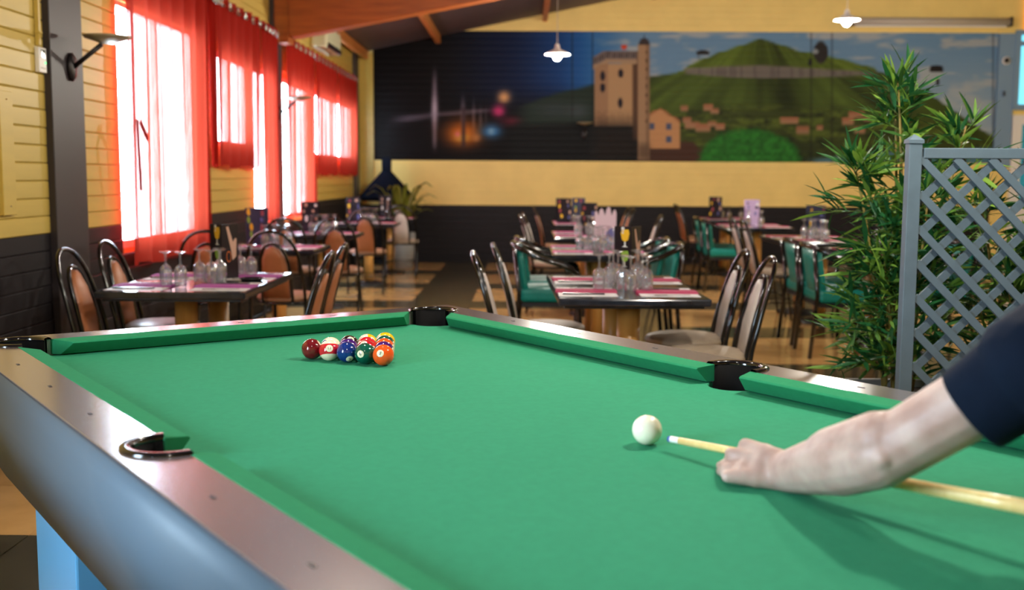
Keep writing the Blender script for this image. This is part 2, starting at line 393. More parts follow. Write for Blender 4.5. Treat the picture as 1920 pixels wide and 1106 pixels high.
# back wall: boards, the mural is painted on the middle ones
wb = MB().box(((ROOM_XL + ROOM_XR) / 2, ROOM_YF + .1, 2.5), (ROOM_XR - ROOM_XL + .4, .12, 5.2)).build('wall_back', 'plaster')
struct(wb, 'boarded end wall, yellow above and charcoal below the mural')
BP = .0955
def lerp(a, b, t): return a + (b - a) * t
def sstep(a, b, x): t = np.clip((x - a) / (b - a), 0, 1); return t * t * (3 - 2 * t)
def vnoise(x, y, seed=0):
    xi, yi = np.floor(x), np.floor(y); fx, fy = x - xi, y - yi; fx = fx * fx * (3 - 2 * fx); fy = fy * fy * (3 - 2 * fy)
    def h(a, b): v = np.sin(a * 127.1 + b * 311.7 + seed * 74.7) * 43758.5453; return v - np.floor(v)
    return (h(xi, yi) * (1 - fx) + h(xi + 1, yi) * fx) * (1 - fy) + (h(xi, yi + 1) * (1 - fx) + h(xi + 1, yi + 1) * fx) * fy
def fbm(x, y, s=0): return .5 * vnoise(x, y, s) + .3 * vnoise(2.1 * x, 2.1 * y, s + 1) + .2 * vnoise(4.3 * x, 4.3 * y, s + 2)
def mural_colour(px, py):
    """the painting, sampled at arrays of coordinates (px 702..1870, py 60..305); returns srgb 0..255"""
    C = np.zeros(px.shape + (3,))
    def put(mask, col): 
        nonlocal C
        mask = np.clip(mask, 0, 1)[..., None]; C = C * (1 - mask) + np.array(col, float) * mask
    def rect(x0, x1, y0, y1, e=1.5): return sstep(x0 - e, x0 + e, px) * (1 - sstep(x1 - e, x1 + e, px)) * sstep(y0 - e, y0 + e, py) * (1 - sstep(y1 - e, y1 + e, py))
    def blob(cx, cy, rx, ry, p=1.): return np.clip(np.exp(-(((px - cx) / rx) ** 2 + ((py - cy) / ry) ** 2) * p), 0, 1)
    def ell(cx, cy, rx, ry): return 1 - sstep(.85, 1.1, np.sqrt(((px - cx) / rx) ** 2 + ((py - cy) / ry) ** 2))
    def below(xs, ys, e=2.): return sstep(-e, e, py - np.interp(px, xs, ys))
    # night sky
    put(np.ones(px.shape), (10, 7, 10))
    put(sstep(800, 960, px) * (1 - sstep(150, 235, py)), (12, 24, 58))
    put(sstep(930, 1090, px) * (1 - sstep(140, 215, py)), (26, 74, 140))
    put(sstep(1040, 1120, px) * (1 - sstep(170, 220, py)) * .8, (44, 110, 178))
    # day sky
    cl = fbm(px / 60, py / 16, 5)
    day = sstep(1085, 1200, px)
    put(day, (112, 150, 186)); put(day * sstep(.5, .72, cl) * .75, (192, 190, 186))
    put(day * sstep(1560, 1780, px) * sstep(60, 250, py) * .8, (170, 186, 196))
    # fireworks and light streaks
    for x, y0, y1, wd, s_ in ((815, 112, 292, 4, .6), (868, 165, 276, 4, .7), (888, 170, 262, 2.5, .5), (901, 184, 252, 2.5, .5), (911, 190, 240, 2.5, .5)):
        put(np.exp(-((px - x) / wd) ** 2) * sstep(y0, y0 + 50, py) * (1 - sstep(y1 - 30, y1, py)) * s_, (178, 160, 176))
    put(blob(815, 205, 6, 28) * .8, (214, 196, 210))
    ly = np.interp(px, [720, 815, 940], [228, 215, 205])
    put(np.exp(-((py - ly) / np.interp(px, [720, 830, 940], [9, 4, 3])) ** 2) * sstep(715, 770, px) * (1 - sstep(900, 945, px)) * .55, (150, 134, 150))
    put(blob(868, 250, 34, 24) * 1.1, (206, 112, 34)); put(blob(866, 258, 14, 9) * .8, (232, 180, 70)); put(blob(858, 252, 5, 5), (240, 120, 140))
    put(np.exp(-((px - 869) / 4.) ** 2) * rect(840, 900, 200, 276, 4) * .9, (60, 44, 50))
    put(blob(945, 182, 12, 11) * 1.1, (236, 176, 120)); put(blob(935, 208, 12, 11) * 1.1, (206, 60, 120)); put(blob(922, 246, 20, 13) * 1.1, (60, 122, 176)); put(blob(921, 246, 6, 6) * .8, (150, 190, 220))
    put(blob(962, 228, 22, 9) * .8, (130, 36, 60)); put(blob(893, 258, 8, 8) * .7, (220, 150, 90))
    # far hills by the tower, dark lake
    put(below([960, 1040, 1116, 1220], [205, 176, 158, 150], 4) * sstep(950, 1000, px) * (1 - sstep(1215, 1225, px)), (38, 52, 44))
    put(blob(1040, 206, 40, 16) * .5, (70, 78, 88)); put(blob(1085, 208, 20, 14) * .5, (90, 96, 108))
    put(below([930, 1060, 1220], [236, 232, 226], 10) * sstep(930, 980, px) * (1 - sstep(1219, 1224, px)), (16, 17, 20))
    put(rect(1106, 1216, 242, 300, 3) * .5 * (fbm(px / 30, py / 2.5, 8) > .5), (44, 44, 46))
    # great hill
    ridge = fbm((px - 1425) / (10 + np.maximum(py - 60, 5) * .35), py / 200, 3)
    lowx, lowy = [1216, 1280, 1340, 1640, 1700, 1745, 1800, 1850, 1875], [143, 136, 130, 132, 152, 178, 215, 250, 262]
    gm = below(lowx, lowy, 1.5) * sstep(1214, 1218, px)
    topm = below([1276, 1300, 1350, 1425, 1460, 1500, 1560, 1640, 1655], [134, 118, 98, 73, 82, 96, 106, 128, 140], 1.5) * (px > 1270) * (px < 1660)
    g = (.35 + 1.15 * ridge)[..., None]
    G1 = np.array((92, 112, 40.)) * g; G2 = np.array((74, 92, 36.)) * g
    mk = np.clip(topm, 0, 1)[..., None]; C = C * (1 - mk) + G1 * mk
    mk = np.clip(gm, 0, 1)[..., None]; C = C * (1 - mk) + G2 * mk
    put(gm * sstep(1520, 1700, px) * .35, (44, 52, 26))
    bandt = np.interp(px, [1280, 1425, 1560, 1650], [128, 123, 130, 134]); bandb = np.interp(px, [1280, 1425, 1560, 1650], [138, 148, 143, 140])
    put(sstep(bandt - 1.5, bandt + 1.5, py) * (1 - sstep(bandb - 1.5, bandb + 1.5, py)) * sstep(1278, 1290, px) * (1 - sstep(1620, 1655, px)) * .85, (128, 118, 118))
    put(sstep(bandt, bandt + 2, py) * (1 - sstep(bandb - 2, bandb, py)) * (px > 1285) * (px < 1650) * (vnoise(px / 5, py * 0, 2) > .6) * .5, (92, 84, 84))
    # plain with fields, village
    fld = below([1216, 1300, 1450, 1640, 1875], [236, 205, 200, 210, 262], 14) * sstep(1214, 1218, px)
    put(fld * .8, (62, 72, 32)); put(fld * sstep(.5, .65, fbm(px / 34, py / 9, 11)) * .7, (104, 122, 46)); put(fld * sstep(.55, .7, fbm(px / 22, py / 8, 14)) * .7, (34, 42, 24))
    for hx, hy, hw, hh in ((1283, 204, 7, 5), (1328, 202, 9, 6), (1340, 208, 8, 5), (1298, 234, 14, 6), (1318, 240, 14, 7), (1288, 226, 8, 5), (1350, 238, 9, 6), (1480, 226, 17, 6), (1505, 244, 12, 7), (1537, 240, 6, 4), (1590, 228, 11, 7), (1606, 216, 15, 6), (1612, 244, 10, 6), (1628, 222, 9, 5), (1335, 232, 8, 5)):
        put(rect(hx - hw, hx + hw, hy - hh, hy + hh, 2), (170, 128, 98)); put(rect(hx - hw, hx + hw, hy - hh, hy - hh * .2, 2) * .6, (166, 98, 70))
    put(below([1216, 1300, 1330], [262, 266, 300], 4) * rect(1216, 1330, 250, 306, 3), (76, 50, 40))
    put(blob(1232, 258, 18, 14) * .9, (64, 92, 40))
    # house with gable
    gab = np.interp(px, [1216, 1238, 1275], [214, 202, 226])
    put(rect(1216, 1275, 190, 278) * (py > gab), (202, 150, 104)); put(rect(1216, 1275, 190, 278) * (py > gab) * (py < gab + 4) * .6, (150, 90, 60))
    for wx, wy in ((1222, 237), (1254, 238), (1254, 262)): put(rect(wx - 5, wx + 5, wy - 6, wy + 6), (82, 92, 120))
    # round bush
    bt = fbm(px / 7, py / 6, 21)
    bm_ = 1 - sstep(.9, 1.05, np.sqrt(((px - 1405) / 98) ** 2 + ((py - 304) / 64) ** 2) + (bt - .5) * .2)
    put(blob(1490, 300, 60, 40) * .7, (30, 40, 26)); mk = bm_[..., None]; C = C * (1 - mk) + (np.array((44, 116, 42.)) * (.65 + .7 * bt)[..., None]) * mk
    # water, bottom right
    put(below([1500, 1560, 1640, 1875], [300, 296, 286, 276], 4) * sstep(1500, 1540, px), (86, 130, 146))
    # parachutes
    put(ell(1318, 99, 13, 6) * (py < 103), (42, 38, 36)); put(rect(1308, 1312, 102, 112, 2) * .5, (90, 90, 90))
    put(ell(1539, 98, 14, 21), (48, 44, 44)); put(ell(1529, 97, 6, 5), (150, 160, 166)); put(ell(1519, 118, 4, 7), (40, 44, 36))
    put(ell(1756, 130, 13, 9) * (py < 133), (36, 32, 32)); put(ell(1754, 138, 8, 4), (170, 180, 186)); put(ell(1758, 153, 3.5, 8), (44, 40, 44))
    # keep
    put(rect(1115, 1190, 118, 236) , (190, 152, 112)); put(rect(1115, 1140, 112, 236), (168, 130, 98)); put(rect(1186, 1198, 96, 262, 2), (94, 68, 52))
    put(rect(1115, 1190, 205, 300, 14) * sstep(205, 262, py), (32, 26, 24))
    put(rect(1116, 1190, 208, 236, 4) * .25 * (fbm(px / 3, py / 3, 30) > .5), (110, 86, 66))
    tw = np.interp(px, [1112, 1138, 1192], [106, 94, 96])
    put(rect(1112, 1194, 90, 130) * (py > tw) * (py < tw + 22), (126, 112, 108)); put(rect(1114, 1192, 90, 130) * (py > tw + 4) * (py < tw + 14) * (np.sin(px * 1.4) > -.2), (74, 64, 66)); put(rect(1112, 1194, 90, 130) * (py > tw + 17) * (py < tw + 23), (176, 146, 116))
    put(rect(1196, 1218, 82, 300), (172, 138, 106)); put(rect(1211, 1218, 82, 300, 2) * .5, (112, 86, 66)); put(ell(1208, 84, 11, 12) * (py < 86), (62, 54, 54)); put(rect(1207, 1209, 66, 76, 1), (50, 46, 46))
    put(rect(1196, 1218, 270, 300, 10) * .6, (70, 54, 44))
    for wx, wy in ((1130, 143), (1130, 165), (1164, 137), (1163, 193)): put(ell(wx, wy, 5, 9), (40, 36, 46))
    for wy in range(98, 230, 16): put(ell(1212, wy, 1.6, 3), (70, 54, 44))
    put(ell(1170, 88, 6, 4), (206, 74, 44))
    # board posts in the wall show as seams
    for sx in (1073, 1111, 1521, 1560, 1862): put(np.exp(-((px - sx) / 1.6) ** 2) * .45, (24, 24, 26))
    return C
pc = np.array([CX, CU, _f])
def px_of(X, Z):
    P = np.stack([X, np.full_like(X, ROOM_YF - .02), Z - CAM_H], -1); q = P @ pc.T
    return 960 + F_PX * q[..., 0] / q[..., 2], 553 - F_PX * q[..., 1] / q[..., 2]
mu = thing('mural', 'wide mural of night fireworks, stone keep and green volcano on the end wall', 'mural', (0, 0, 0))
MX0, MX1, BX1 = -2.25, 7.0, 7.0
K0, K1 = 16, 36
NCOL, NROW = 880, 6; MURAL_GAIN = .85
for k in range(0, 52):
    z0, z1 = k * BP, (k + 1) * BP
    h = BP / 2 - .0004; prof = [(.024, -h), (.0015, -h), (0, -h + .003), (0, h - .003), (.0015, h), (.024, h)]
    if K0 <= k < K1:
        for sx0, sx1 in (((ROOM_XL, MX0),) if z1 < EAVE + .03 else ()):
            MB().loft([[(sx0, ROOM_YF - .02 + y, (z0 + z1) / 2 + z) for y, z in prof], [(sx1, ROOM_YF - .02 + y, (z0 + z1) / 2 + z) for y, z in prof]]).build('plank', 'yellow_back', wb)
        X, Z = np.meshgrid(np.linspace(max(MX0, ROOM_XL + (z0 - .01 - EAVE) / SLOPE), MX1, NCOL), np.linspace(z0, z1, NROW))
        px, py = px_of(X, Z); c = mural_colour(px, py) / 255.
        c = np.where(c <= .04045, c / 12.92, ((c + .055) / 1.055) ** 2.4) * MURAL_GAIN
        Y = np.full_like(X, ROOM_YF - .02); Y[0] += .0015; Y[-1] += .0015
        Zs = Z.copy(); Zs[1] = z0 + .006; Zs[-2] = z1 - .006
        me = bpy.data.meshes.new('plank'); V = np.stack([X, Y, Zs], -1).reshape(-1, 3)
        idx = np.arange(NCOL * NROW).reshape(NROW, NCOL)
        Fc = np.stack([idx[:-1, :-1], idx[:-1, 1:], idx[1:, 1:], idx[1:, :-1]], -1).reshape(-1, 4)
        me.vertices.add(len(V)); me.vertices.foreach_set('co', V.ravel())
        me.loops.add(Fc.size); me.loops.foreach_set('vertex_index', Fc.ravel().astype('i'))
        me.polygons.add(len(Fc)); me.polygons.foreach_set('loop_start', np.arange(0, Fc.size, 4, dtype='i'))
        at = me.color_attributes.new('paint', 'FLOAT_COLOR', 'POINT')
        at.data.foreach_set('color', np.concatenate([c.reshape(-1, 3), np.ones((len(V), 1))], 1).ravel().astype('f'))
        me.materials.append(M['mural']); me.update(); me.validate()
        link('plank', me, mu)
    else:
        xl = max(ROOM_XL, ROOM_XL + (z0 - .01 - EAVE) / SLOPE)
        if z1 > ceil_z(BX1) - .02: break
        MB().loft([[(xl, ROOM_YF - .02 + y, (z0 + z1) / 2 + z) for y, z in prof], [(BX1, ROOM_YF - .02 + y, (z0 + z1) / 2 + z) for y, z in prof]]).build('plank', 'dado' if k < 9 else 'yellow_back', wb)
o = MB().box((ROOM_XL + .1, ROOM_YF - .05, 2.05), (.2, .05, 2.1)).build('trim_1', 'yellow'); struct(o, 'pale yellow corner post left of the mural')
# right end of the back wall: blue panel with lit windows and a white door
struct(MB().box((8.25, ROOM_YF, 2.4), (2.5, .06, 4.8)).build('wall_back_right', 'yellow_back'), 'yellow wall at the far right with lit window and white door')
o = MB().box((7.12, ROOM_YF - .05, 2.45), (.24, .06, 1.95)).build('trim_2', 'blue_paint'); struct(o, 'blue painted post at the right end of the mural')
wr = bpy.data.objects.new('window_7', None); COL.objects.link(wr); wr.location = (7.95, ROOM_YF - .06, 2.9); struct(wr, 'blue framed window with glowing cyan panes at the far right')
MB().box((0, 0, -.08), (1.3, .02, .86)).build('pane', 'cyan_pane', wr); MB().box((0, 0, .46), (1.3, .02, .1)).build('pane', 'cyan_pane', wr); MB().box((0, 0, .86), (1.2, .02, .56)).build('pane', 'amber_pane', wr)
MB().add([(-.42, -.02, -.15), (-.26, -.02, .1), (-.14, -.02, .16), (-.05, -.02, .1), (-.2, -.02, 0)], [(0, 1, 2, 3, 4)]).build('bird_decal', 'black_matt', wr)
for zz, hh in ((-.545, .08), (.38, .07), (.54, .07)): MB().box((0, -.01, zz), (1.42, .06, hh)).build('window_frame', 'blue_paint', wr)
for xx in (-.68, 0, .68): MB().box((xx, -.01, .0), (.08, .05, 1.08)).build('window_frame', 'blue_paint', wr)
dr = bpy.data.objects.new('door_1', None); COL.objects.link(dr); dr.location = (7.9, ROOM_YF - .06, 0); struct(dr, 'white glazed door below the cyan window')
for xx in (-.58, .58): MB().box((xx, 0, 1.12), (.14, .07, 2.24)).build('door_frame', 'white', dr)
MB().box((0, 0, 2.17), (1.02, .07, .14)).build('door_frame', 'white', dr); MB().box((0, .01, 1.55), (1.02, .03, 1.1)).build('pane', 'teal_pane', dr)
MB().box((0, 0, .5), (1.02, .05, 1.0)).build('door_panel', 'white', dr); MB().tube([(-.44, -.04, 1.05), (-.44, -.08, 1.05), (-.33, -.08, 1.05)], .01).build('door_handle', 'steel', dr)
# right wall, wall behind the camera
struct(MB().box((ROOM_XR + .06, (ROOM_YN + ROOM_YF) / 2, 2.4), (.12, ROOM_YF - ROOM_YN + .4, 4.8)).build('wall_right', 'yellow_back'), 'plain yellow wall on the right')
struct(MB().box(((ROOM_XL + ROOM_XR) / 2, ROOM_YN - .06, 2.4), (ROOM_XR - ROOM_XL, .12, 4.8)).build('wall_near', 'yellow_back'), 'plain yellow wall behind the pool table')
# ceiling
cz = MB()
for xa, xb in ((ROOM_XL - .2, RIDGE_X), (RIDGE_X, ROOM_XR + .2)):
    za, zb = ceil_z(xa), ceil_z(xb)
    cz.add([(xa, ROOM_YN - .2, za), (xb, ROOM_YN - .2, zb), (xb, ROOM_YF + .2, zb), (xa, ROOM_YF + .2, za), (xa, ROOM_YN - .2, za + .1), (xb, ROOM_YN - .2, zb + .1), (xb, ROOM_YF + .2, zb + .1), (xa, ROOM_YF + .2, za + .1)],
           [(0, 3, 2, 1), (4, 5, 6, 7), (0, 1, 5, 4), (1, 2, 6, 5), (2, 3, 7, 6), (3, 0, 4, 7)])
struct(cz.build('ceiling', 'ceiling'), 'dark brown boarded sloping ceiling')
th = math.atan(SLOPE)
for n, (a, b) in enumerate(COLY[:2]):
    y0, y1 = (a + b) / 2 - .1, (a + b) / 2 + .1
    x0, x1 = ROOM_XL + .1, RIDGE_X; d = .5
    bz = lambda x: ceil_z(x) - .02
    pr_ = [(x0, bz(x0) - .44), (x0 + .1, bz(x0 + .1) - .52), (x1, bz(x1) - .6), (x1, bz(x1)), (x0, bz(x0))]
    o = MB().loft([[(x, y0, z) for x, z in pr_], [(x, y1, z) for x, z in pr_]]).build('roof_beam', 'glulam', None, .006)
    struct(o, ['orange glulam roof beam above the near wall post', 'large orange glulam beam crossing the top of the photo'][n])
    o = MB().box((ROOM_XL + .09, (y0 + y1) / 2, bz(x0) - .28), (.16, .26, .54)).build('beam_bracket', 'glulam'); struct(o, ['wooden bracket of the near roof beam', 'wooden bracket at the left end of the crossing beam'][n])
for n, x in enumerate((ROOM_XL + .1, -1.28, .3, 1.9, 3.5)):
    for q, (ya, yb) in enumerate(((6, 10.7), (10.95, ROOM_YF - .02))):
        zc = ceil_z(x) - .07
        if n: zc += .02
        o = MB().box((x, (ya + yb) / 2, zc), (.07, yb - ya, .12)).build('purlin', 'purlin')
        struct(o, 'orange wooden purlin under the ceiling, %s from the curtained wall, %s the big beam' % (['first', 'second', 'third', 'fourth', 'fifth'][n], ['before', 'beyond'][q]))

# ================================================================= POOL TABLE
ZB = .79
C0 = Vector((-0.04184985, 2.22081048)); TS = Vector((0.81002593, 0.58639406)); TL = Vector((-0.58639406, 0.81002593))
T_RZ = math.atan2(TS.y, TS.x)
def tab(u, v, z=0): p = C0 + TS * u + TL * v; return Vector((p.x, p.y, ZB + z))
NU, NV = .63, 1.335              # cushion noses
CU_, CV_ = .682, 1.387           # back of cushions
RU, RV = .79, 1.487              # outer edge of the rails
RT = .045                        # rail height over the cloth
pt = thing('pool_table', 'large pool table with green cloth, taupe rails and pale legs', 'pool table', (C0.x, C0.y, 0), T_RZ)
def L3(u, v, z): return (u, v, ZB + z)
PR_C, PR_S = .07, .066
POCK = [(sx * .662, sy * 1.367, PR_C, math.atan2(sy, sx)) for sx in (-1, 1) for sy in (-1, 1)] + [(sx * .692, 0, PR_S, 0 if sx > 0 else PI) for sx in (-1, 1)]
cut = [MB().lathe([(0, -.3), (r, -.3), (r, .2), (0, .2)], 32, (u, v, ZB)).build('cut', 'pocket') for u, v, r, a in POCK]
bed = MB().box((0, 0, ZB - .015), (2 * CU_ + .01, 2 * CV_ + .01, .03)).build('cloth_bed', 'felt', None)
# rails
rails = []
for sx in (-1, 1):
    x0, x1 = sorted((sx * CU_, sx * RU))
    rails.append(MB().box(((x0 + x1) / 2, 0, ZB + RT / 2 - .02), (x1 - x0, 2 * RV, RT + .04)).build('side_rail', 'rail'))
for sy in (-1, 1):
    y0, y1 = sorted((sy * CV_, sy * RV))
    rails.append(MB().box((0, (y0 + y1) / 2, ZB + RT / 2 - .02), (2 * CU_, y1 - y0, RT + .04)).build('end_rail', 'rail'))
for o in [bed] + rails:
    bool_cut(o, cut); o.parent = pt
for c in cut: bpy.data.objects.remove(c)
# cushions: section (distance in from the nose, height)
SEC = [(0, .0365), (.005, .0405), (.052, .046), (.052, .003), (.03, .003), (.0025, .0335)]
def cushion(axis, side, a, b, na, nb):
    """runs from a to b along the rail; na/nb = how far the nose is cut back at each end"""
    secs = []
    for t, cutback in ((a, na), (b, nb)):
        row = []
        for d, z in SEC:
            q = t + (cutback * (1 - d / .052)) * (1 if t == a else -1)
            n_ = NU if axis == 'v' else NV
            row.append(L3(side * (n_ + d), q, z) if axis == 'v' else L3(q, side * (n_ + d), z))
        secs.append(row)
    MB().loft(secs).build('cushion', 'cushion', pt, .0015)
for s_ in (-1, 1):
    cushion('v', s_, .058, 1.285, .012, .05); cushion('v', s_, -1.285, -.058, .05, .012)
    cushion('u', s_, -.578, .578, .05, .05)
for u, v, r, a in POCK:
    span = 2.25 if abs(v) > .1 else 1.75
    MB().lathe([(r + .003, -.16), (r + .003, RT + .001), (r - .003, RT + .001), (r - .005, -.16), (r + .003, -.16)], 28, (u, v, ZB), True, a - span, a + span).build('pocket_liner', 'pocket_in', pt)
    ro = MB().lathe([(r - .004, RT - .004), (r - .004, RT + .004), (r + .0, RT + .0065), (r + .012, RT + .0065), (r + .016, RT + .003), (r + .016, RT - .001)], 28, (u, v, ZB), True, a - span, a + span).build('pocket_rim', 'pocket', pt)
    MB().lathe([(0, -.15), (r - .008, -.15)], 24, (u, v, ZB)).build('pocket_bottom', 'pocket_in', ro)
for s_ in (-1, 1):
    for k in (-3, -2, -1, 1, 2, 3):
        MB().box(L3(s_ * .737, k * .333, RT + .0002), (.006, .018, .0012)).build('rail_sight', 'sight', pt)
    for k in (-1, 0, 1): MB().box(L3(k * .315, s_ * 1.436, RT + .0002), (.018, .006, .0012)).build('rail_sight', 'sight', pt)
# aprons: convex leaning panels
AP = [(.003, .040), (.011, .0), (.008, -.10), (-.024, -.21), (-.085, -.33)]
for s_ in (-1, 1):
    for axis, n_, e in (('v', RU, RV), ('u', RV, RU)):
        secs = []
        for q in (-1, 1):
            row = []
            for d, z in smooth_path([(d, z, 0) for d, z in AP], 4) if False else [(p.x, p.y) for p in smooth_path([(d, z, 0) for d, z in AP], 4)]:
                ext = (e + d) * q
                row.append(L3(s_ * (n_ + d), ext, z) if axis == 'v' else L3(ext, s_ * (n_ + d), z))
            for d, z in ((-.105, -.33), (-.012, .030)):
                ext = (e + d) * q; row.append(L3(s_ * (n_ + d), ext, z) if axis == 'v' else L3(ext, s_ * (n_ + d), z))
            secs.append(row)
        o = MB().loft(secs, True).build('apron', 'apron', pt); o.data.polygons.foreach_set('use_smooth', [len(p.vertices) == 4 for p in o.data.polygons])
MB().box((0, 0, .5), (1.3, 2.6, .12)).build('underframe', 'black_matt', pt)
for sx in (-1, 1):
    for sy in (-1, 1):
        lg = MB().box((sx * .52, sy * 1.05, .25), (.28, .43, .46)).build('leg', 'leg_white', pt, .006)
        MB().box((sx * .52, sy * 1.05, .01), (.3, .45, .02)).build('foot', 'black_matt', lg)

# ---- balls
BR = .028575
def ball_mat(num, col):
    m, nt, b = new_mat('ball_%d' % num); N = nt.nodes; L = nt.links
    b.inputs['Roughness'].default_value = .06; b.inputs['Coat Weight'].default_value = .6; b.inputs['Coat Roughness'].default_value = .03
    ivory = (*rgb(246, 234, 200), 1)
    tc = N.new('ShaderNodeTexCoord'); sp = N.new('ShaderNodeSeparateXYZ'); L.new(tc.outputs['Object'], sp.inputs[0])
    def math_(op, a, v=None):
        n = N.new('ShaderNodeMath'); n.operation = op
        L.new(a, n.inputs[0])
        if v is not None: n.inputs[1].default_value = v
        return n.outputs[0]
    spot = math_('GREATER_THAN', math_('ABSOLUTE', sp.outputs['X']), BR * .935)   # white number discs on +-X
    fac = spot
    if num > 8:
        band = math_('GREATER_THAN', math_('ABSOLUTE', sp.outputs['Z']), BR * .5)
        mxx = N.new('ShaderNodeMath'); mxx.operation = 'MAXIMUM'; L.new(spot, mxx.inputs[0]); L.new(band, mxx.inputs[1]); fac = mxx.outputs[0]
    mx = N.new('ShaderNodeMix'); mx.data_type = 'RGBA'; L.new(fac, mx.inputs['Factor'])
    mx.inputs['A'].default_value = (*col, 1); mx.inputs['B'].default_value = ivory
    L.new(mx.outputs['Result'], b.inputs['Base Color']); return m
def sphere_mesh(name, mt, seg=40, ring=20, r=BR):
    prof = [(r * math.sin(PI * i / ring), -r * math.cos(PI * i / ring)) for i in range(ring + 1)]
    prof[0] = (0, -r); prof[-1] = (0, r)
    return MB().lathe(prof, seg).mesh(name, mt)
def number_mesh(txt):
    cu = bpy.data.curves.new('num', 'FONT'); cu.body = txt; cu.size = .0125 if len(txt) < 2 else .0105; cu.align_x = 'CENTER'; cu.align_y = 'CENTER'; cu.resolution_u = 3
    o = bpy.data.objects.new('num', cu); COL.objects.link(o); bpy.context.view_layer.update()
    me = bpy.data.meshes.new_from_object(o.evaluated_get(bpy.context.evaluated_depsgraph_get()))
    bpy.data.objects.remove(o)
    bm = bmesh.new(); bm.from_mesh(me); bmesh.ops.triangulate(bm, faces=bm.faces)
    bmesh.ops.subdivide_edges(bm, edges=[e for e in bm.edges if e.calc_length() > .002], cuts=2)
    src = [v.co.copy() for v in bm.verts]
    for v, c in zip(bm.verts, src):
        y, z = c.x, c.y; v.co = Vector((math.sqrt(max(BR ** 2 - y * y - z * z, 0)), y, z)) * 1.004
    bm.to_mesh(me); bm.free(); me.name = 'number'; me.materials.append(M['black_matt']); return me
BC = {1: (246, 190, 20), 2: (16, 46, 116), 3: (206, 30, 40), 4: (66, 26, 104), 5: (246, 88, 26), 6: (6, 84, 64), 7: (112, 18, 26), 8: (12, 11, 13)}
NAME = {1: 'yellow', 2: 'dark blue', 3: 'red', 4: 'purple', 5: 'orange', 6: 'dark green', 7: 'maroon', 8: 'black'}
ROWS = [[5], [6, 12], [2, 15, 13], [11, 4, 3, 14], [7, 10, 8, 9, 1]]
ballp = {}
for r_, row in enumerate(ROWS):
    for k, n in enumerate(row):
        u = .1158 + (k - r_ / 2) * 2 * BR * 1.004; v = .723 + r_ * BR * math.sqrt(3) * 1.004
        ballp[n] = tab(u, v, BR)
ORI = {5: (-.32, .18, -35), 6: (-.5, -.05, 20), 2: (.35, -1.0, 20), 11: (.0, .22, 0), 7: (4, 3, 0), 15: (-.3, .9, 40), 12: (2.6, .2, 128), 13: (2.6, .2, 122), 14: (2.6, .2, 132), 9: (.6, .5, 60), 3: (-1.6, .6, 0), 1: (-1.8, 1.2, 0)}
for n, p in ballp.items():
    base = n if n <= 8 else n - 8
    bc = rgb(*BC[base])
    if n == 11: bc = rgb(206, 30, 44)
    if n == 15: bc = rgb(190, 26, 40)
    wch = ['at the tip of the rack', 'in the second row', 'in the third row', 'in the fourth row', 'in the back row'][[i for i, r in enumerate(ROWS) if n in r][0]]
    lab = 'glossy %s %s pool ball numbered %d %s' % (NAME[base], 'solid' if n <= 8 else 'striped', n, wch)
    o = link('pool_ball', sphere_mesh('pool_ball', ball_mat(n, bc)), None, p); tag(o, lab, 'ball', 'racked pool balls')
    # disc direction: towards the camera, shifted right/up in the view
    vd = (Vector((0, 0, CAM_H)) - p).normalized(); rt = vd.cross(Vector((0, 0, 1))).normalized() * -1; up = rt.cross(vd) * -1
    if up.z < 0: up = -up
    a_, b_, roll = ORI.get(n, (random.uniform(-1, 1), random.uniform(-1, 1), random.uniform(-180, 180)))
    dz = (vd + rt * a_ + up * b_).normalized()
    zz = (up - dz * up.dot(dz)).normalized(); zz = Matrix.Rotation(math.radians(roll), 3, dz) @ zz; yy = zz.cross(dz)
    mm = Matrix((dz, yy, zz)).transposed().to_4x4(); mm.translation = p; o.matrix_world = mm
    nm = number_mesh(str(n))
    for q in (0, PI): link('number', nm, o, (0, 0, 0), (0, 0, q))
cbx, cby = cw(.25785, 2.02756)
cue_ball = link('cue_ball', sphere_mesh('cue_ball', 'ivory', 48, 24), None, (cbx, cby, ZB + BR)); tag(cue_ball, 'plain white cue ball standing alone before the cue tip', 'ball')

# ---- cue
def PW(px, py, Y):      # photo direction at a distance Y, metres in the camera's heading
    x = (px - 960) / F_PX; y = (py - 553) / F_PX
    cp, sp = math.cos(PITCH), math.sin(PITCH)
    dy = cp - y * sp; dz = -sp - y * cp; t = Y / dy
    X_, Y_ = cw(x * t, Y); return Vector((X_, Y_, CAM_H + dz * t))
tip = PW(1256, 821, 1.985); far_ = PW(1918, 944, 1.44)
cdir = (far_ - tip).normalized(); CUE_L = 1.45
cr = thing('cue', 'maple pool cue with white ferrule aimed at the cue ball', 'cue', (0, 0, 0))
def cseg(name, a, b, ra, rb, mt): return MB().tube([tip + cdir * lerp(a, b, t / 6) for t in range(7)], [lerp(ra, rb, t / 6) for t in range(7)], 16).build(name, mt, cr)
cseg('tip', 0, .006, .0056, .0060, 'chalk'); cseg('ferrule', .006, .028, .0062, .0063, 'ferrule'); cseg('shaft', .028, .74, .0064, .0112, 'maple')
cseg('joint_collar', .74, .75, .0114, .0114, 'steel'); cseg('butt', .75, 1.40, .0112, .0148, 'cue_butt'); cseg('bumper', 1.40, CUE_L, .0148, .013, 'black_matt')

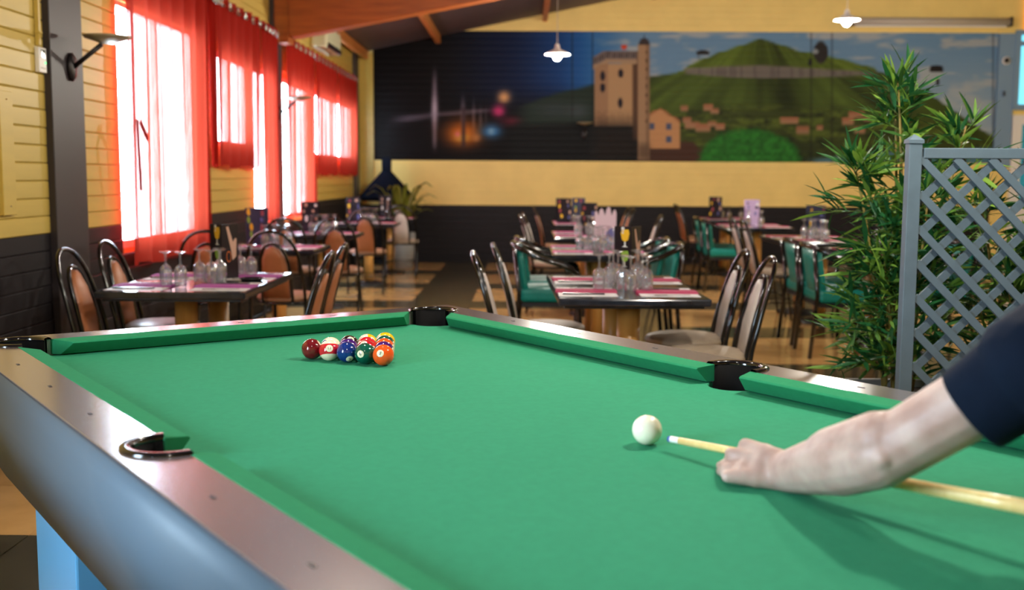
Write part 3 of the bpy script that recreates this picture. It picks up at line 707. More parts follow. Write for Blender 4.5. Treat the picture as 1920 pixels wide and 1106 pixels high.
# ================================================================= PERSON (leans in from the right)
def capsules(segs, voxel, smooth_it, name, mt, parent):
    mb = MB()
    for a, b, ra, rb in segs:
        a, b = Vector(a), Vector(b); ax = (b - a); Ln = ax.length; ax.normalize()
        up = Vector((0, 0, 1)) if abs(ax.z) < .9 else Vector((1, 0, 0)); nx = ax.cross(up).normalized(); ny = ax.cross(nx)
        prof = [(-ra * math.cos(t), ra * math.sin(t)) for t in [i * PI / 2 / 4 for i in range(5)]] + [(Ln + rb * math.sin(t), rb * math.cos(t)) for t in [i * PI / 2 / 4 for i in range(5)]]
        n = 14; vs = [a + ax * h + (nx * math.cos(2 * PI * j / n) + ny * math.sin(2 * PI * j / n)) * max(r, 1e-5) for h, r in prof for j in range(n)]
        fs = [(i * n + j, i * n + (j + 1) % n, (i + 1) * n + (j + 1) % n, (i + 1) * n + j) for i in range(len(prof) - 1) for j in range(n)]
        fs += [tuple(range(n))[::-1], tuple(range((len(prof) - 1) * n, len(prof) * n))]
        mb.add(vs, fs)
    o = bpy.data.objects.new(name, None)
    me = bpy.data.meshes.new(name); me.from_pydata(mb.v, [], mb.f); o = bpy.data.objects.new(name, me); COL.objects.link(o)
    bm = bmesh.new(); bm.from_mesh(me); bmesh.ops.recalc_face_normals(bm, faces=bm.faces); bm.to_mesh(me); bm.free()
    r = o.modifiers.new('r', 'REMESH'); r.mode = 'VOXEL'; r.voxel_size = voxel; r.use_smooth_shade = True
    s = o.modifiers.new('s', 'SMOOTH'); s.iterations = smooth_it; s.factor = .5
    bpy.context.view_layer.update()
    m2 = bpy.data.meshes.new_from_object(o.evaluated_get(bpy.context.evaluated_depsgraph_get()))
    o.modifiers.clear(); o.data = m2; m2.materials.append(M[mt]) if not m2.materials else None
    m2.polygons.foreach_set('use_smooth', [True] * len(m2.polygons)); o.parent = parent
    return o
person = thing('person', 'person in a navy short-sleeved shirt leaning over the table with the cue', 'person', (0, 0, 0))
wrist = PW(1476, 882, 1.735); elbow = PW(1652, 850, 1.53); shoul = PW(1990, 650, 1.42)
kn = [PW(1400, 833, 1.80), PW(1375, 850, 1.79), PW(1364, 878, 1.77), PW(1365, 906, 1.745)]
for i, k_ in enumerate(kn): k_.z = max(k_.z, ZB + .018)
fwd = Vector((*cw(-.577, .817), 0)); side = Vector((*cw(.817, .577), 0)); Z_ = Vector((0, 0, 1))
def cue_at(P): t = (P - tip).dot(cdir); return tip + cdir * t
segs = []
# forearm: thicker below the elbow, flat at the wrist
fd = (wrist - elbow)
segs += [(elbow, elbow + fd * .35, .048, .052), (elbow + fd * .35, elbow + fd * .7, .052, .043), (elbow + fd * .7, wrist, .043, .034), (elbow + fd * .0 + Z_ * .02, elbow + fd * .5 + Z_ * .014, .046, .042)]
toc = (Vector((0, 0, CAM_H)) - elbow).normalized()
segs += [(elbow + toc * .034 - fd * .02 - Z_ * .004, elbow + toc * .03 + fd * .12 - Z_ * .008, .018, .02)]
segs += [(elbow, elbow + (shoul - elbow) * .5, .047, .05), (elbow + (shoul - elbow) * .5, shoul, .046, .055)]
# palm: one ray for each finger
heel = [wrist + Z_ * .012 + fwd * .004, wrist + Z_ * .004, wrist - Z_ * .004, wrist - Z_ * .01]
for i in range(4):
    segs.append((heel[i], kn[i], .023, [.0135, .0125, .0118, .0108][i]))
segs.append((lerp(kn[0], heel[0], .5), lerp(kn[3], heel[3], .5), .02, .018)); segs.append((lerp(kn[0], heel[0], .2), lerp(kn[3], heel[3], .2), .0125, .012))
# fingers: index closes round the cue, the others spread on the cloth
cA = cue_at(kn[0] + fwd * .02)
away = Vector((.1, .99, 0)).normalized()
i1 = cA + Z_ * .016 + away * .004 - cdir * .006; i2 = cA + away * .02 - cdir * .004; i3 = cA - Z_ * .016 + away * .006
segs += [(kn[0], i1, .0108, .0092), (i1, i2, .0092, .0084), (i2, i3, .0082, .0075)]
for i, (ln, sp_) in enumerate(((.046, -.02), (.044, -.06), (.036, -.1))):
    k_ = kn[i + 1]; d = (away + Vector((sp_, 0, 0))).normalized()
    a = k_ + d * ln * .85; a.z = max(k_.z - .006, ZB + .022) if i < 2 else ZB + .016
    b = a + d * ln * .55; b.z = ZB + .012; c = b + d * ln * .42; c.z = ZB + .0085
    segs += [(k_, a, .0104 - .0006 * i, .009 - .0005 * i), (a, b, .009 - .0005 * i, .0082), (b, c, .0082, .0072)]
# thumb from the side of the palm, up to the cue
tb = lerp(wrist, kn[0], .3) + away * .02 + Z_ * .004
t1 = lerp(wrist, kn[0], .62) + away * .04; t1.z = ZB + .028
t2 = cue_at(kn[0]) + away * .018 + cdir * .02; t2.z = cue_at(kn[0]).z - .008
segs += [(lerp(wrist, kn[0], .12) + away * .008, tb, .018, .0155), (tb, t1, .0145, .0115), (t1, t2, .0112, .0085)]
# other arm, neck and head (outside the picture)
r_sh = shoul + side * .36 - fwd * .06 + Z_ * .07; hipc = shoul + side * .2 - fwd * .52; hipc.z = .93
grip = tip + cdir * 1.2; r_el = grip + Z_ * .27 + side * .1 - fwd * .1
segs += [(r_sh, r_el, .05, .042), (r_el, lerp(r_el, grip, .3), .045, .043), (lerp(r_el, grip, .3), grip + Z_ * .03, .043, .028)]
for q in range(4):
    a = grip + Z_ * .016 + cdir * (q * .019 - .03) + side * .006; segs += [(grip + Z_ * .035, a + side * .012, .018, .010), (a + side * .012, a - Z_ * .022 + side * .016, .010, .009), (a - Z_ * .022 + side * .016, a - Z_ * .04, .009, .008), (a - Z_ * .04, a - Z_ * .034 - side * .014, .008, .0075)]
segs += [(grip + Z_ * .03, grip - side * .022 + Z_ * .004 - cdir * .03, .014, .010), (grip - side * .022 + Z_ * .004 - cdir * .03, grip - side * .02 - Z_ * .026 - cdir * .03, .0098, .0085)]
nck = shoul + side * .23 - fwd * .05 + Z_ * .06; head = nck + fwd * .07 + side * .03 + Z_ * .14
segs += [(nck, head - Z_ * .03, .056, .054), (head - fwd * .03 + Z_ * .035, head + fwd * .03 + Z_ * .03, .088, .078), (head + fwd * .04 - Z_ * .06, head + fwd * .06 - Z_ * .075, .052, .036), (head + fwd * .11 + Z_ * .01, head + fwd * .125 - Z_ * .02, .010, .014)]
for q in (-1, 1): segs += [(head + side * q * .082 - fwd * .01 + Z_ * .01, head + side * q * .086 - fwd * .012 - Z_ * .025, .016, .011), (head + side * q * .03 + fwd * .098 + Z_ * .05, head + side * q * .05 + fwd * .085 + Z_ * .05, .012, .01)]
segs += [(head + fwd * .1 - Z_ * .05 + side * .015, head + fwd * .1 - Z_ * .05 - side * .015, .012, .012)]
body = capsules(segs, .0036, 7, 'body', 'skin', person)
for q in (-1, 1):
    MB().lathe([(.0001, -.011), (.008, -.0078), (.011, 0), (.008, .0078), (.0001, .011)], 12, tuple(head + side * q * .034 + fwd * .098 + Z_ * .03)).build('eye', 'black_matt', person)
hr = [(head - fwd * .05 + Z_ * .06, head + fwd * .035 + Z_ * .085, .088, .07), (head - fwd * .07 + Z_ * .0, head - fwd * .05 + Z_ * .05, .07, .085)]
capsules(hr, .006, 6, 'hair', 'hair', person)
# shirt: sleeve mouth on the upper arm, wide towards the shoulder
mouth = PW(1812, 772, 1.478); s_ax = (shoul - mouth).normalized()
chest = shoul + side * .2 - fwd * .05 - Z_ * .02; belly = lerp(chest, hipc, .75)
sh = [(mouth + s_ax * .062, lerp(mouth, shoul, .75), .061, .078), (lerp(mouth, shoul, .75), shoul + side * .08, .08, .1), (shoul + side * .06 - fwd * .04, r_sh - side * .05, .115, .1), (r_sh, lerp(r_sh, r_el, .55), .085, .066),
      (shoul + side * .1 - fwd * .08, hipc - side * .06 + Z_ * .06, .125, .13), (r_sh - side * .08 - fwd * .05, hipc + side * .06 + Z_ * .06, .125, .13), (chest, belly, .14, .13), (nck - fwd * .04, nck - fwd * .02 + Z_ * .01, .075, .066)]
shirt = capsules(sh, .0065, 5, 'shirt', 'navy', person)
# cut the sleeve end flat and add a hem
n_ = s_ax; hem_c = mouth + s_ax * .012
yy = n_.cross(Z_).normalized(); zz = n_.cross(yy)
slv = MB(); rings = []
for h, r in ((0, .054), (-.001, .0605), (.004, .0625), (.03, .064), (.07, .068), (.12, .074)):
    rings.append([hem_c + n_ * h + (yy * math.cos(2 * PI * j / 24) * (1 + .06 * math.sin(3 * j)) + zz * math.sin(2 * PI * j / 24)) * r for j in range(24)])
slv.loft(rings, True, False).build('sleeve_hem', 'navy', person)
# trousers and shoes
kneeL = hipc - side * .12 - fwd * .05; kneeL.z = .5; kneeR = hipc + side * .14 - fwd * .2; kneeR.z = .5
ankL = kneeL - fwd * .02; ankL.z = .1; ankR = kneeR - fwd * .18; ankR.z = .1
tr = [(hipc - side * .08, hipc + side * .08, .135, .135), (hipc - side * .09, kneeL, .1, .068), (kneeL, ankL, .068, .055), (hipc + side * .09, kneeR, .1, .068), (kneeR, ankR, .068, .055)]
capsules(tr, .008, 6, 'trousers', 'denim', person)
for a in (ankL, ankR):
    b = Vector((a.x, a.y, .05)); capsules([(b - fwd * .03, b + fwd * .06, .048, .045), (b + fwd * .06 - Z_ * .008, b + fwd * .17 - Z_ * .012, .042, .036), (b, b + Z_ * .05, .045, .045)], .006, 5, 'shoe', 'shoe', person)

# ================================================================= WALL FITTINGS, CURTAINS
CURT = [(6.58, 8.33, .74, 'tall red curtain nearest the charcoal post', 7), (8.34, 8.5, 1.36, 'narrow bright strip of red curtain between two windows', 2), (8.51, 9.98, 1.36, 'short red curtain over the second window', 6),
        (10.0, 10.63, .86, 'narrow tall red curtain before the wall lamp', 4), (11.03, 12.53, .88, 'tall red curtain just beyond the second wall lamp', 6), (12.56, 14.05, 1.3, 'short red curtain beside the air conditioner', 6), (14.08, 15.68, 1.3, 'short red curtain at the far corner', 6)]
for n, (y0, y1, zb, lab, nf) in enumerate(CURT):
    root = thing('curtain', lab, 'curtain', (ROOM_XL + .075, (y0 + y1) / 2, 0), 0, 'red window curtains')
    W_ = y1 - y0; NY = nf * 12; NZ = 14; rr = random.Random(n); vs = []; zt = 2.68
    ph = [rr.uniform(-.5, .5) for _ in range(nf + 2)]
    for i in range(NZ + 1):
        t = i / NZ; z = zt + (zb - zt) * t
        for j in range(NY + 1):
            q = j / NY * nf; k = int(q); pp = lerp(ph[k], ph[k + 1], q - k) * (.3 + t)
            amp = .024 * (1 - .2 * t) + .008 * pp
            x = amp * math.sin(2 * PI * q + pp) + .006 * math.sin(5 * q + 3 * t)
            vs.append((x, -W_ / 2 + j / NY * W_ * (1 - .02 * t) + .012 * math.sin(q * 1.7 + t * 2) * t, z + (.012 * math.sin(q * 2.2) if i == NZ else 0)))
    fs = [(i * (NY + 1) + j, i * (NY + 1) + j + 1, (i + 1) * (NY + 1) + j + 1, (i + 1) * (NY + 1) + j) for i in range(NZ) for j in range(NY)]
    o = MB().add(vs, fs, True).build('cloth', 'curtain', root)
    em = None
    for k in range(nf * 2):
        if k % 2 == 0 or nf < 3:
            yv = -W_ / 2 + (k + .5) / (nf * 2) * W_
            mb = MB().tube(arc_pts((0, 0), .03, 0, 2 * PI * 15 / 16, 15, 0), .007, 6, False, True)
            mb.v = [(.036 + v[2] * .6, v[0] * .9, v[1]) for v in mb.v]
            e = mb.build('eyelet', 'eyelet', root); e.location = (0, yv, zt - .06)
    if n == 0:
        MB().tube([(.05, -W_ / 2 + .02, 1.62), (.07, -W_ / 2 - .03, 1.5), (.06, -W_ / 2 + .02, 1.2)], .008, 6).build('tie_back', 'curtain', root)
        MB().box((.075, -W_ / 2 + .06, 1.56), (.006, .16, .035), mtx=Matrix.Rotation(-.7, 3, 'X')).build('tie_back', 'curtain', root)
for n, (y0, y1) in enumerate(((6.5, 10.62), (11.03, 15.74))):
    r_ = thing('curtain_rod', ['brass rod carrying the nearer red curtains', 'brass rod carrying the farther red curtains'][n], 'curtain rod', (ROOM_XL + .075, 0, 2.62))
    MB().tube([(0, y0, 0), (0, y1, 0)], .011, 8).build('rod', 'rod', r_)
    for y in (y0 + .05, y1 - .05, (y0 + y1) / 2): MB().tube([(0, y, 0), (-.075, y, 0)], .008, 6).build('bracket', 'rod', r_)
def sconce(loc, rz, label):
    t = thing('wall_lamp', label, 'wall lamp', loc, rz, 'saucer wall lamps')
    mb = MB().lathe([(0, 0), (.06, 0), (.06, .012), (.05, .02), (0, .022)], 20); mb.v = [(z, x * .8, y * 1.25) for x, y, z in mb.v]; mb.build('wall_plate', 'bronze', t)
    MB().tube([(.015, 0, 0), (.17, 0, .12)], .013, 8).build('arm', 'bronze', t)
    MB().lathe([(0, .0), (.03, .002), (.115, .03), (.125, .042), (.118, .042), (.03, .012), (0, .01)], 28, (.2, 0, .12)).build('saucer_shade', 'saucer', t)
    MB().lathe([(0, .012), (.02, .016), (.022, .034), (0, .046)], 12, (.2, 0, .12)).build('bulb', 'ferrule', t)
    return t
sconce((ROOM_XL + .04, 5.86, 1.86), 0, 'saucer wall lamp on a bent arm on the nearest charcoal post')
sconce((ROOM_XL + .04, 10.82, 1.9), 0, 'saucer wall lamp sticking out between the red curtains')
sconce((.9, ROOM_YF - .03, 1.93), -PI / 2, 'small dark saucer lamp on the end wall left of the painted keep')
t = thing('thermostat', 'white thermostat with small screen beside the charcoal post', 'thermostat', (ROOM_XL + .012, 5.56, 1.865))
MB().box((0, 0, 0), (.024, .085, .125)).build('case', 'white', t, .004); MB().box((.013, .0, .03), (.003, .045, .04)).build('screen', 'lcd', t); MB().box((.013, .025, -.012), (.003, .014, .008)).build('indicator', 'led', t)
for k in range(3): MB().box((.013, -.02 + k * .02, -.04), (.003, .012, .008)).build('button', 'screen_case', t)
t = thing('conduit', 'thin yellow painted conduit running up from the thermostat', 'conduit', (ROOM_XL + .012, 5.54, 0)); MB().box((0, 0, 2.5), (.02, .022, 1.13)).build('pipe', 'yellow', t)
for z in (2.0, 2.6): MB().box((.003, 0, z), (.026, .034, .012)).build('clip', 'yellow', t)
t = thing('cover_board', 'vertical yellow painted board screwed over the wall planks', 'board', (ROOM_XL + .014, 5.14, 1.39)); MB().box((0, 0, 0), (.024, .13, .58)).build('board', 'yellow', t, .003)
for z in (-.25, .25): MB().lathe([(0, .0), (.006, 0), (.005, .004), (0, .005)], 10).build('screw', 'eyelet', t).location = (.012, 0, z)
t = thing('air_conditioner', 'pale wall-mounted air conditioner above the far curtains', 'air conditioner', (ROOM_XL + .1, 13.1, 2.88))
MB().box((0, 0, 0), (.2, .95, .26)).build('case', 'ac', t, .03); MB().box((.085, 0, -.1), (.06, .85, .05)).build('outlet_flap', 'bronze', t); MB().box((.095, 0, .03), (.02, .9, .12)).build('front_panel', 'ac', t, .006)
t = thing('projection_screen', 'rolled-up projection screen in a long pale case above the mural', 'projection screen', (5.95, ROOM_YF - .14, 3.58))
mb = MB().tube([(-1.15, 0, 0), (1.15, 0, 0)], .06, 16); mb.build('case', 'screen_case', t)
for s_ in (-1, 1): MB().box((s_ * 1.16, 0, 0), (.03, .14, .14)).build('end_cap', 'bronze', t, .01); MB().box((s_ * .9, .08, .04), (.04, .09, .03)).build('bracket', 'bronze', t)
MB().box((0, -.01, -.065), (2.2, .02, .02)).build('bottom_bar', 'white', t)
t = thing('security_camera', 'small round camera on the blue post by the cyan window', 'camera', (7.1, ROOM_YF - .09, 3.03)); mb = MB().lathe([(0, 0), (.06, 0), (.06, .02), (0, .02)], 16); mb.v = [(x, -z, y) for x, y, z in mb.v]; mb.build('base', 'white', t); mb = MB().lathe([(.04, .02), (.035, .045), (.02, .06), (0, .064)], 16); mb.v = [(x, -z, y) for x, y, z in mb.v]; mb.build('lens_dome', 'pocket', t)
t = thing('light_switch', 'small dark switch on the blue post beside the door', 'switch', (7.09, ROOM_YF - .09, 2.55)); MB().box((0, 0, 0), (.05, .02, .12)).build('plate', 'blue_paint', t); MB().box((0, -.012, 0), (.03, .012, .07)).build('rocker', 'bronze', t)

# ================================================================= PENDANT LAMPS (the room's own light, and one added fill lamp)
def pendant(loc, label, power, vis=True, r=.13):
    t = thing('pendant_lamp', label, 'pendant lamp', loc, 0, 'saucer pendant lamps')
    top = ceil_z(loc[0]) - loc[2]
    MB().tube([(0, 0, .09), (0, 0, top)], .004, 6).build('cord', 'screen_case', t)
    MB().lathe([(0, .0), (.045, 0), (.05, -.02), (0, -.02)], 14, (0, 0, top)).build('ceiling_rose', 'white', t)
    MB().lathe([(.018, .1), (.024, .08), (.03, .05), (r, .0), (r + .003, -.008), (r - .006, -.004), (.03, .04), (.018, .06)], 28).build('shade', 'white', t)
    MB().lathe([(0, .05), (.02, .04), (.026, .012), (.045, -.02), (.045, -.035), (.025, -.062), (0, -.07)], 18).build('bulb', 'bulb', t)
    d = bpy.data.lights.new('lamp_glow', 'POINT'); d.energy = power; d.color = (1, .92, .80); d.shadow_soft_size = .045
    o = bpy.data.objects.new('lamp_glow', d); COL.objects.link(o); o.parent = t; o.location = (0, 0, -.13)
pendant((.34, 11.5, 2.56), 'glowing saucer pendant lamp in front of the blue night sky of the mural', 150)
pendant((3.32, 11.5, 2.92), 'glowing saucer pendant lamp beside the projection screen case', 150)
pendant((1.05, 2.95, 2.6), 'saucer pendant lamp over the right side of the pool table', 130)
pendant((-.2, .7, 2.7), 'added unseen saucer pendant for fill light above the left side rail, near the camera', 24)  # added fill lamp, brightens the near cloth and the arm
pendant((-.55, 3.5, 2.6), 'saucer pendant lamp over the far end of the pool table', 58)
pendant((.34, 7.3, 2.75), 'saucer pendant lamp over the middle row of dining tables', 70)
pendant((3.32, 7.3, 2.95), 'saucer pendant lamp over the dining tables by the bamboo', 70)
pendant((6.3, 11.5, 3.1), 'saucer pendant lamp at the far right of the dining room', 130)
pendant((6.3, 7.3, 3.1), 'saucer pendant lamp at the right of the dining room', 70)
pendant((1.7, 3.3, 2.8), 'saucer pendant lamp above the trellis', 48)

# ================================================================= DINING FURNITURE
TT = .735
def hoop_chair(pan, seat):
    t = thing('hoop_chair', 'x', 'chair')
    s_ = MB().lathe([(0, .447), (.17, .445), (.2, .455), (.207, .47), (.2, .486), (.17, .497), (0, .503)], 28, (0, 0, -.01)).build('seat', seat, t)
    MB().tube(arc_pts((0, 0), .195, 0, 2 * PI * 23 / 24, 23, .43), .011, 6, False, True).build('seat_ring', 'black_tube', t)
    outer = smooth_path([(-.19, -.24, 0), (-.195, -.19, .25), (-.195, -.175, .45), (-.188, -.215, .64), (-.165, -.262, .80), (-.1, -.297, .895), (0, -.308, .925), (.1, -.297, .895), (.165, -.262, .80), (.188, -.215, .64), (.195, -.175, .45), (.195, -.19, .25), (.19, -.24, 0)], 5)
    MB().tube(outer, .0115, 7).build('hoop_frame', 'black_tube', t)
    inner_c = [(-.105, -.17, .44), (-.104, -.208, .62), (-.092, -.24, .74), (-.056, -.263, .815), (0, -.272, .838), (.056, -.263, .815), (.092, -.24, .74), (.104, -.208, .62), (.105, -.17, .44)]
    MB().tube(smooth_path(inner_c, 5), .0115, 7).build('inner_hoop', 'black_tube', t)
    prof = [(.092, -.185, .47), (.091, -.209, .62), (.079, -.24, .735), (.046, -.261, .80), (.0005, -.268, .822)]
    a = []; mb = MB()
    secs = []
    for x, y, z in prof:
        secs.append([(-x, y - .012, z), (-x * .6, y - .022, z), (x * .6, y - .022, z), (x, y - .012, z), (x, y + .012, z), (x * .6, y + .022, z), (-x * .6, y + .022, z), (-x, y + .012, z)])
    mb.loft(secs, True).build('back_panel', pan, t)
    for q in (-1, 1):
        MB().tube(smooth_path([(q * .14, .13, .43), (q * .155, .165, .25), (q * .165, .2, 0)], 4), .0115, 7).build('leg', 'black_tube', t)
    MB().tube([(-.193, -.2, .2), (-.158, .172, .2), (.158, .172, .2), (.193, -.2, .2)], .008, 6, False, True).build('stretcher', 'black_tube', t)
    TREE[t.name] = kids(t); return t
def arm_chair():
    t = thing('teal_armchair', 'x', 'armchair')
    MB().box((0, .0, .45), (.46, .44, .1)).build('seat', 'teal', t, .03)
    secs = []
    for z, y, hw in ((.42, -.205, .2), (.55, -.225, .205), (.7, -.25, .21), (.785, -.265, .2)):
        secs.append([(-hw, y + .018, z), (-hw * .5, y - .004, z), (hw * .5, y - .004, z), (hw, y + .018, z), (hw, y + .055, z), (hw * .5, y + .038, z), (-hw * .5, y + .038, z), (-hw, y + .055, z)])
    MB().loft(secs, True).build('backrest', 'teal', t)
    MB().tube(smooth_path([(-.26, .2, .6), (-.27, .1, .665), (-.265, -.1, .73), (-.2, -.24, .795), (0, -.275, .81), (.2, -.24, .795), (.265, -.1, .73), (.27, .1, .665), (.26, .2, .6)], 5), .02, 8).build('arm_rail', 'black_tube', t)
    for q in (-1, 1):
        MB().tube([(q * .26, .2, .6), (q * .235, .205, .4), (q * .23, .215, 0)], .016, 8).build('leg', 'black_tube', t)
        MB().tube([(q * .215, -.26, .79), (q * .21, -.225, .45), (q * .22, -.27, 0)], .016, 8).build('leg', 'black_tube', t)
    MB().box((0, 0, .385), (.44, .42, .03)).build('seat_frame', 'black_matt', t)
    TREE[t.name] = kids(t); return t
protos = {'tan': ('tan_vinyl', 'seat_pale', 'black hoop chair with tan back'), 'brown': ('tan_vinyl', 'seat_brown', 'brown-seated black hoop chair'), 'beige': ('beige_vinyl', 'seat_beige', 'black hoop chair with beige back')}
made = {}
def chair(kind, bx, by, face, where):
    """bx, by: foot point below the top of the back; face: heading of the sitter"""
    dx, dy = math.cos(face), math.sin(face); off = .30 if kind != 'teal' else .26
    loc = (bx + dx * off, by + dy * off, 0); rz = face - PI / 2
    if kind == 'teal': lab, grp = 'teal padded armchair with black frame ' + where, 'teal armchairs'
    else: lab, grp = protos[kind][2] + ' ' + where, 'hoop-backed dining chairs'
    if kind not in made:
        o = arm_chair() if kind == 'teal' else hoop_chair(*protos[kind][:2]); made[kind] = o
        o['label'] = lab; o['group'] = grp; o.location = loc; o.rotation_euler = (0, 0, rz); return o
    return copy_tree(made[kind], lab, loc, rz, grp)
EAST, WEST, NORTH, SOUTH = 0, PI, PI / 2, -PI / 2
TABLES = dict(
    t1=(-2.06, -1.33, 5.17, 6.27, 'nearest table by the red curtains'), t2=(-2.27, -1.57, 8.15, 8.87, 'second table along the curtains'), t3=(-2.3, -1.6, 10.25, 10.95, 'third table along the curtains'),
    t4=(-2.2, -1.5, 12.65, 13.35, 'fourth table along the curtains'), t5=(-2.12, -1.44, 14.2, 14.9, 'last table along the curtains'),
    A=(.15, .86, 5.0, 6.22, 'nearest table of the middle row'), B=(.21, .91, 7.8, 9.05, 'second table of the middle row'), C=(.29, .99, 9.98, 11.3, 'third table of the middle row'), D=(.36, 1.06, 12.7, 13.95, 'last table of the middle row'),
    F=(2.45, 3.15, 7.7, 8.95, 'table behind the bamboo'), E=(2.32, 3.02, 9.5, 10.75, 'right-hand table beyond the bamboo'), G=(2.3, 3.05, 12.25, 13.4, 'right-hand table before the end wall'), H=(2.45, 3.15, 14.4, 15.5, 'right-hand table against the end wall'),
    J=(3.9, 4.6, 7.2, 8.4, 'table seen through the trellis'))
for key, (x0, x1, y0, y1, desc) in TABLES.items():
    cx, cy = (x0 + x1) / 2, (y0 + y1) / 2; hx, hy = (x1 - x0) / 2, (y1 - y0) / 2
    t = thing('dining_table', 'black marbled dining table on round wooden legs, the ' + desc, 'table', (cx, cy, 0), math.radians(1.5) if key == 'A' else 0, 'dining tables')
    MB().box((0, 0, TT - .0175), (2 * hx, 2 * hy, .035)).build('tabletop', 'top', t, .008)
    MB().box((0, 0, TT - .042), (2 * hx - .06, 2 * hy - .06, .014)).build('underboard', 'black_matt', t)
    for q in ((-1, 1) if hy > .45 else (0,)):
        ly = q * (hy - .26)
        lg = MB().tube([(0, ly, .03), (0, ly, TT - .049)], .056, 18).build('leg', 'wood_leg', t)
        MB().lathe([(0, .05), (.07, .045), (.19, .022), (.2, .008), (.2, 0), (0, 0)], 24, (0, ly, 0)).build('base_plate', 'black_matt', lg)
for args in (('tan', -2.27, 5.37, EAST, 'against the charcoal wall, nearer to the pool table'), ('tan', -2.3, 5.97, EAST, 'against the charcoal wall beside the post'),
             ('brown', -.93, 5.24, WEST, 'at the aisle side of the nearest curtain table, nearer'), ('brown', -.97, 5.88, WEST, 'at the aisle side of the nearest curtain table, farther'),
             ('brown', -2.1, 7.17, NORTH + .1, 'with its back to the first red curtain'), ('brown', -1.68, 7.2, NORTH - .15, 'right behind the black menu card'),
             ('brown', -2.05, 9.3, NORTH, 'facing the third curtain table, left one'), ('brown', -1.63, 9.35, NORTH, 'facing the third curtain table, right one'),
             ('brown', -1.72, 11.75, NORTH, 'facing the fourth curtain table'), ('beige', -1.55, 13.7, NORTH, 'facing the last curtain table'),
             ('beige', -.24, 5.34, EAST, 'left of the nearest middle table, nearer one'), ('beige', -.16, 6.0, EAST, 'left of the nearest middle table, farther one'),
             ('beige', 1.16, 5.1, WEST, 'right of the nearest middle table, nearer one'), ('beige', 1.14, 5.6, WEST, 'right of the nearest middle table, farther one'),
             ('teal', -.06, 7.95, EAST, 'left of the second middle table, nearer one'), ('teal', -.04, 8.6, EAST, 'left of the second middle table, farther one'),
             ('teal', 1.13, 7.95, WEST, 'right of the second middle table, nearer one'), ('teal', 1.12, 8.6, WEST, 'right of the second middle table, farther one'),
             ('beige', -.03, 10.5, EAST, 'left of the third middle table, nearer one'), ('beige', -.0, 11.15, EAST, 'left of the third middle table, farther one'), ('beige', 1.33, 10.6, WEST, 'right of the third middle table'),
             ('brown', .13, 13.2, EAST, 'left of the last middle table'), ('brown', 1.3, 12.95, WEST, 'right of the last middle table, nearer one'), ('brown', 1.3, 13.55, WEST, 'right of the last middle table, farther one'),
             ('beige', 1.95, 9.72, EAST, 'left of the right-hand table, nearer one'), ('beige', 1.96, 10.3, EAST, 'left of the right-hand table, farther one'),
             ('teal', 2.08, 8.0, EAST, 'left of the bamboo, nearer one'), ('teal', 2.1, 8.62, EAST, 'left of the bamboo, farther one'), ('teal', 3.36, 8.3, WEST, 'behind the bamboo plant'),
             ('teal', 2.06, 12.5, EAST, 'by the right-hand table near the end wall, nearer one'), ('teal', 2.08, 13.1, EAST, 'by the right-hand table near the end wall, farther one'),
             ('brown', 2.05, 14.55, EAST, 'before the charcoal end wall, nearer one'), ('brown', 2.1, 15.15, EAST, 'before the charcoal end wall, farther one'),
             ('teal', 3.62, 7.5, EAST, 'seen through the trellis, left nearer one'), ('teal', 3.62, 8.1, EAST, 'seen through the trellis, left farther one'), ('teal', 4.86, 7.8, WEST, 'seen through the trellis, right one'), ('beige', 3.3, 10.0, WEST, 'right of the right-hand table')):
    chair(*args)
# ---- things on the tables
GLASS = MB().lathe([(.029, 0), (.031, .03), (.032, .07), (.030, .088), (.022, .102), (.009, .111), (.005, .118), (.005, .15), (.008, .165), (.03, .174), (.031, .177), (0, .178)], 12, smooth=False).lathe([(.0278, .0005), (.0295, .03), (.0305, .07), (.028, .086), (.02, .098), (0, .104)], 12).mesh('wine_glass', 'glass')
MATM = MB().box((0, 0, .0008), (.28, .4, .0016)).mesh('placemat', 'mat_print')
NAP = {}
for c in ('red', 'purple', 'pink'):
    me = MB().box((0, 0, .002), (.13, .3, .004)).box((.004, .003, .0055), (.12, .292, .003)).mesh('napkin', 'napkin_' + c); NAP[c] = me
SLEEVE = MB().box((0, 0, .003), (.035, .2, .006)).box((0, .09, .0065), (.036, .025, .002)).mesh('cutlery_sleeve', 'card_black')
FORK = MB().box((0, -.03, .002), (.007, .12, .003)).box((0, .035, .003), (.02, .02, .003))
for k in range(4): FORK.box((-.008 + k * .0053, .065, .0035), (.0028, .045, .002))
FORK = FORK.mesh('fork', 'steel')
